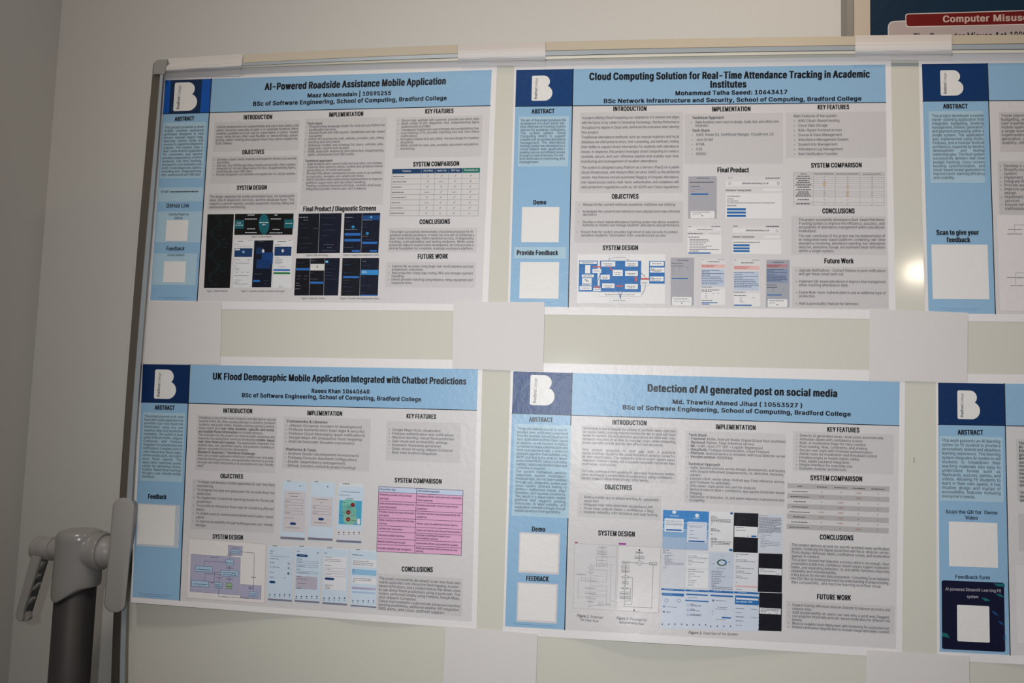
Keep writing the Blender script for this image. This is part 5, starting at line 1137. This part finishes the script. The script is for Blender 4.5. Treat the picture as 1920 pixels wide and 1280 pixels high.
def tape_grid(rows, label):
    """rows: lists of (x, y, h) pixels from the upper to the lower edge"""
    n = len(rows[0]); R = len(rows)
    A = np.array(rows, float).reshape(-1, 3)
    W = B(A[:, 0], A[:, 1], A[:, 2])
    Fc = []
    for r in range(R - 1):
        for i in range(n - 1): Fc.append((r * n + i, (r + 1) * n + i, (r + 1) * n + i + 1, r * n + i + 1))
    c = W.mean(0)
    me = bpy.data.meshes.new('tape_sheet'); me.from_pydata([tuple(v - c) for v in W], [], Fc); me.materials.append(tm)
    o = bpy.data.objects.new('tape_sheet', me); col.objects.link(o); o.location = c
    s = o.modifiers.new('thickness', 'SOLIDIFY'); s.thickness = .00012; s.offset = 1
    tag(o, label, 'tape', 'white paper tape sheets holding the posters')
def flat_tape(tl, tr2, br, bl_, label, r=5, h=.0018, n=10):
    rows = []
    for j in range(n + 1):
        v = j / n; row = []
        for i in range(n + 1):
            u = i / n
            p = (np.array(tl) * (1 - u) + np.array(tr2) * u) * (1 - v) + (np.array(bl_) * (1 - u) + np.array(br) * u) * v
            row.append((p[0], p[1], h + .00015 * math.sin(9 * u + 4 * v)))
        rows.append(row)
    tape_grid(rows, label)
def rail_tape(x0, x1, dx0, dx1, yb0, yb1, label, crease=.5):
    """goes over the top rail and down on to the board"""
    n = 14; rows = []
    kx = lambda x: np.interp(x, [300, 456, 800, 1023, 1560, 1920], [.5, .56, .78, .97, .97, 1.08])
    def y_at(i, x): return np.interp(x, (base0 if i == 0 else base1)[:, 0], (base0 if i == 0 else base1)[:, 1])
    xs = np.linspace(x0, x1, n)
    spec = [(0, -1.2, -.0105), (0, 5, .0005), (0, 11, .0090), (1, -.5, .0125), (1, 2, .0122), (1, 5, .0132), (1, 9.5, .0132), (1, 12.5, .0124), (1, 17.3, .0092), (1, 20.5, .0045), (1, 24, .0022)]
    for b_, o_, h_ in spec:
        row = []
        for k, x in enumerate(xs):
            w = .4 * math.sin(k * .9 + o_) * (.3 if b_ == 0 else 1)
            y = y_at(b_, x) + o_ * (kx(x) if b_ else 1) + w; t = k / (n - 1); s = (y - y_at(0, x)) / 45
            row.append((x + (dx0 * (1 - t) + dx1 * t) * s, y, h_))
        rows.append(row)
    row = []
    for k, x in enumerate(xs):
        t = k / (n - 1); row.append((x + (dx0 * (1 - t) + dx1 * t), yb0 * (1 - t) + yb1 * t, .0018))
    rows.append(row)
    tape_grid(rows, label)
rail_tape(315, 456, -9, -7, 142.8, 142.4, 'white tape sheet folded over the top rail at the board\'s left corner cap')
rail_tape(858.5, 1022.7, 0, 0, 122.6, 124, 'white tape sheet over the top rail between the roadside and attendance posters')
rail_tape(1603.5, 1784.5, 0, 0, 112.8, 112.6, 'white tape sheet over the top rail below the framed computer misuse notice')
flat_tape((271.5, 564.5), (416, 565.5), (413, 682.5), (265, 682.5), 'white tape sheet at the left edge, between the roadside and flood posters')
flat_tape((850.5, 565.5), (1021, 566), (1018.5, 697.3), (848, 689.5), 'white tape sheet where the four middle poster corners meet, centre of the board')
flat_tape((1630.5, 578.5), (1815, 586), (1813.5, 717.5), (1629.5, 712), 'white tape sheet between the attendance, travel, social posts and learning posters')
flat_tape((836, 1173), (1008, 1188), (1003, 1330), (829, 1320), 'white tape sheet below the flood and social posts posters, at the photo\'s lower edge', h=.0021)
flat_tape((1625, 1218), (1817, 1229.5), (1819, 1370), (1622, 1360), 'white tape sheet below the learning poster\'s dark feedback card, lower right', h=.0021)

# ------------------------------------------------------------------ framed notice on the wall behind
HN = -(WALLY - .022)
ns = Sheet([(1630.2, -300), (2330, -330), (2340, 330), (1634, 330)], HN + .004)
nr = tag(empty('framed_notice', B(1900, 330, -(WALLY - .01))), 'framed blue notice with a red computer misuse banner, on the wall above the board', 'notice')
def nbox(name, pts, h0, h1, m):
    bm = bmesh.new(); a = [bm.verts.new(Vector(B(x, y, h0))) for x, y in pts]; b = [bm.verts.new(Vector((v.co.x, -h1, v.co.z))) for v in a]
    bm.faces.new(a); bm.faces.new(b[::-1])
    for i in range(len(pts)): bm.faces.new((a[i], b[i], b[(i + 1) % len(pts)], a[(i + 1) % len(pts)]))
    bmesh.ops.bevel(bm, geom=bm.edges[:], offset=.001, segments=1, affect='EDGES')
    return bm_obj(name, bm, m, nr)
fr_in = base_mat('notice_frame_cream', '#cfc2b2', rough=.45, metal=.2); fr_out = base_mat('notice_frame_grey', '#99958e', rough=.45, metal=.4)
nbox('frame', [(1586, -330), (1599.5, -331), (1602, 345), (1588, 345)], HN + .012, -(WALLY - .0005), fr_out)
nbox('frame', [(1599.6, -331), (1631, -332), (1633.5, 345), (1602.1, 345)], HN + .010, -(WALLY - .0005), fr_in)
nbox('frame', [(1586, -345), (2360, -380), (2360, -350), (1586, -331)], HN + .012, -(WALLY - .0005), fr_out)
nbox('frame', [(1588, 345), (2370, 345), (2370, 375), (1588, 375)], HN + .012, -(WALLY - .0005), fr_out)
nbox('frame', [(2331, -331), (2360, -331), (2370, 345), (2341, 345)], HN + .012, -(WALLY - .0005), fr_out)
nbox('backing_board', [(1630, -330), (2335, -330), (2345, 345), (1632.5, 345)], HN, -(WALLY - .0005), fr_in)
def npart(name): return Part(ns, name, nr)
p = npart('notice_sheet'); p.quad((1629.5, -325), (2332, -325), (2342, 340), (1633, 340), '#0b2b42', 1)
def rr(pts, r):
    P = []; n = len(pts)
    for i in range(n):
        a = np.array(pts[i], float); b = np.array(pts[i - 1], float); d = np.array(pts[(i + 1) % n], float)
        e1 = (b - a) / np.hypot(*(b - a)) * r; e2 = (d - a) / np.hypot(*(d - a)) * r
        for k in range(6):
            s = k / 5; P.append((1 - s) ** 2 * (a + e1) + 2 * s * (1 - s) * a + s * s * (a + e2))
    return P
p.poly(rr([(1664.5, 39.8), (2270, 14), (2275, 260), (1666, 260)], 13), '#ddd4d0', 2)
p.poly(rr([(1666.2, 41.4), (2268, 16), (2273, 258), (1667.6, 258)], 12), '#b9aaa7', 2.6)
p.build()
p = npart('red_banner')
p.poly(rr([(1697, 25.6), (2230, 10), (2234, 40), (1698.6, 51.2)], 6), '#ddd0ca', 3.4)
p.poly(rr([(1698.6, 27.2), (2228, 11.6), (2232, 38.4), (1700.2, 49.4)], 5.5), '#6e100c', 4)
p.build()
p = npart('banner_text'); p.text((1767.8, 41.6), (1856, 39.8), 'Computer', 12, 'k', '#cdb2a6', 6); p.text((1862, 39.8), (1930, 38.4), 'Misuse', 12, 'k', '#cdb2a6', 6); p.text((1938, 38.2), (1972, 37.3), 'Act', 12, 'k', '#cdb2a6', 6); p.build()
p = npart('notice_text'); p.text((1712.5, 75.6), (1888, 72.6), 'The Computer Misuse Act', 12.8, 'b', '#26201f', 5); p.text((1893, 72.4), (1926, 71.8), '1990', 12.8, 'b', '#26201f', 5); p.build()
bpy.data.objects.remove(_to)
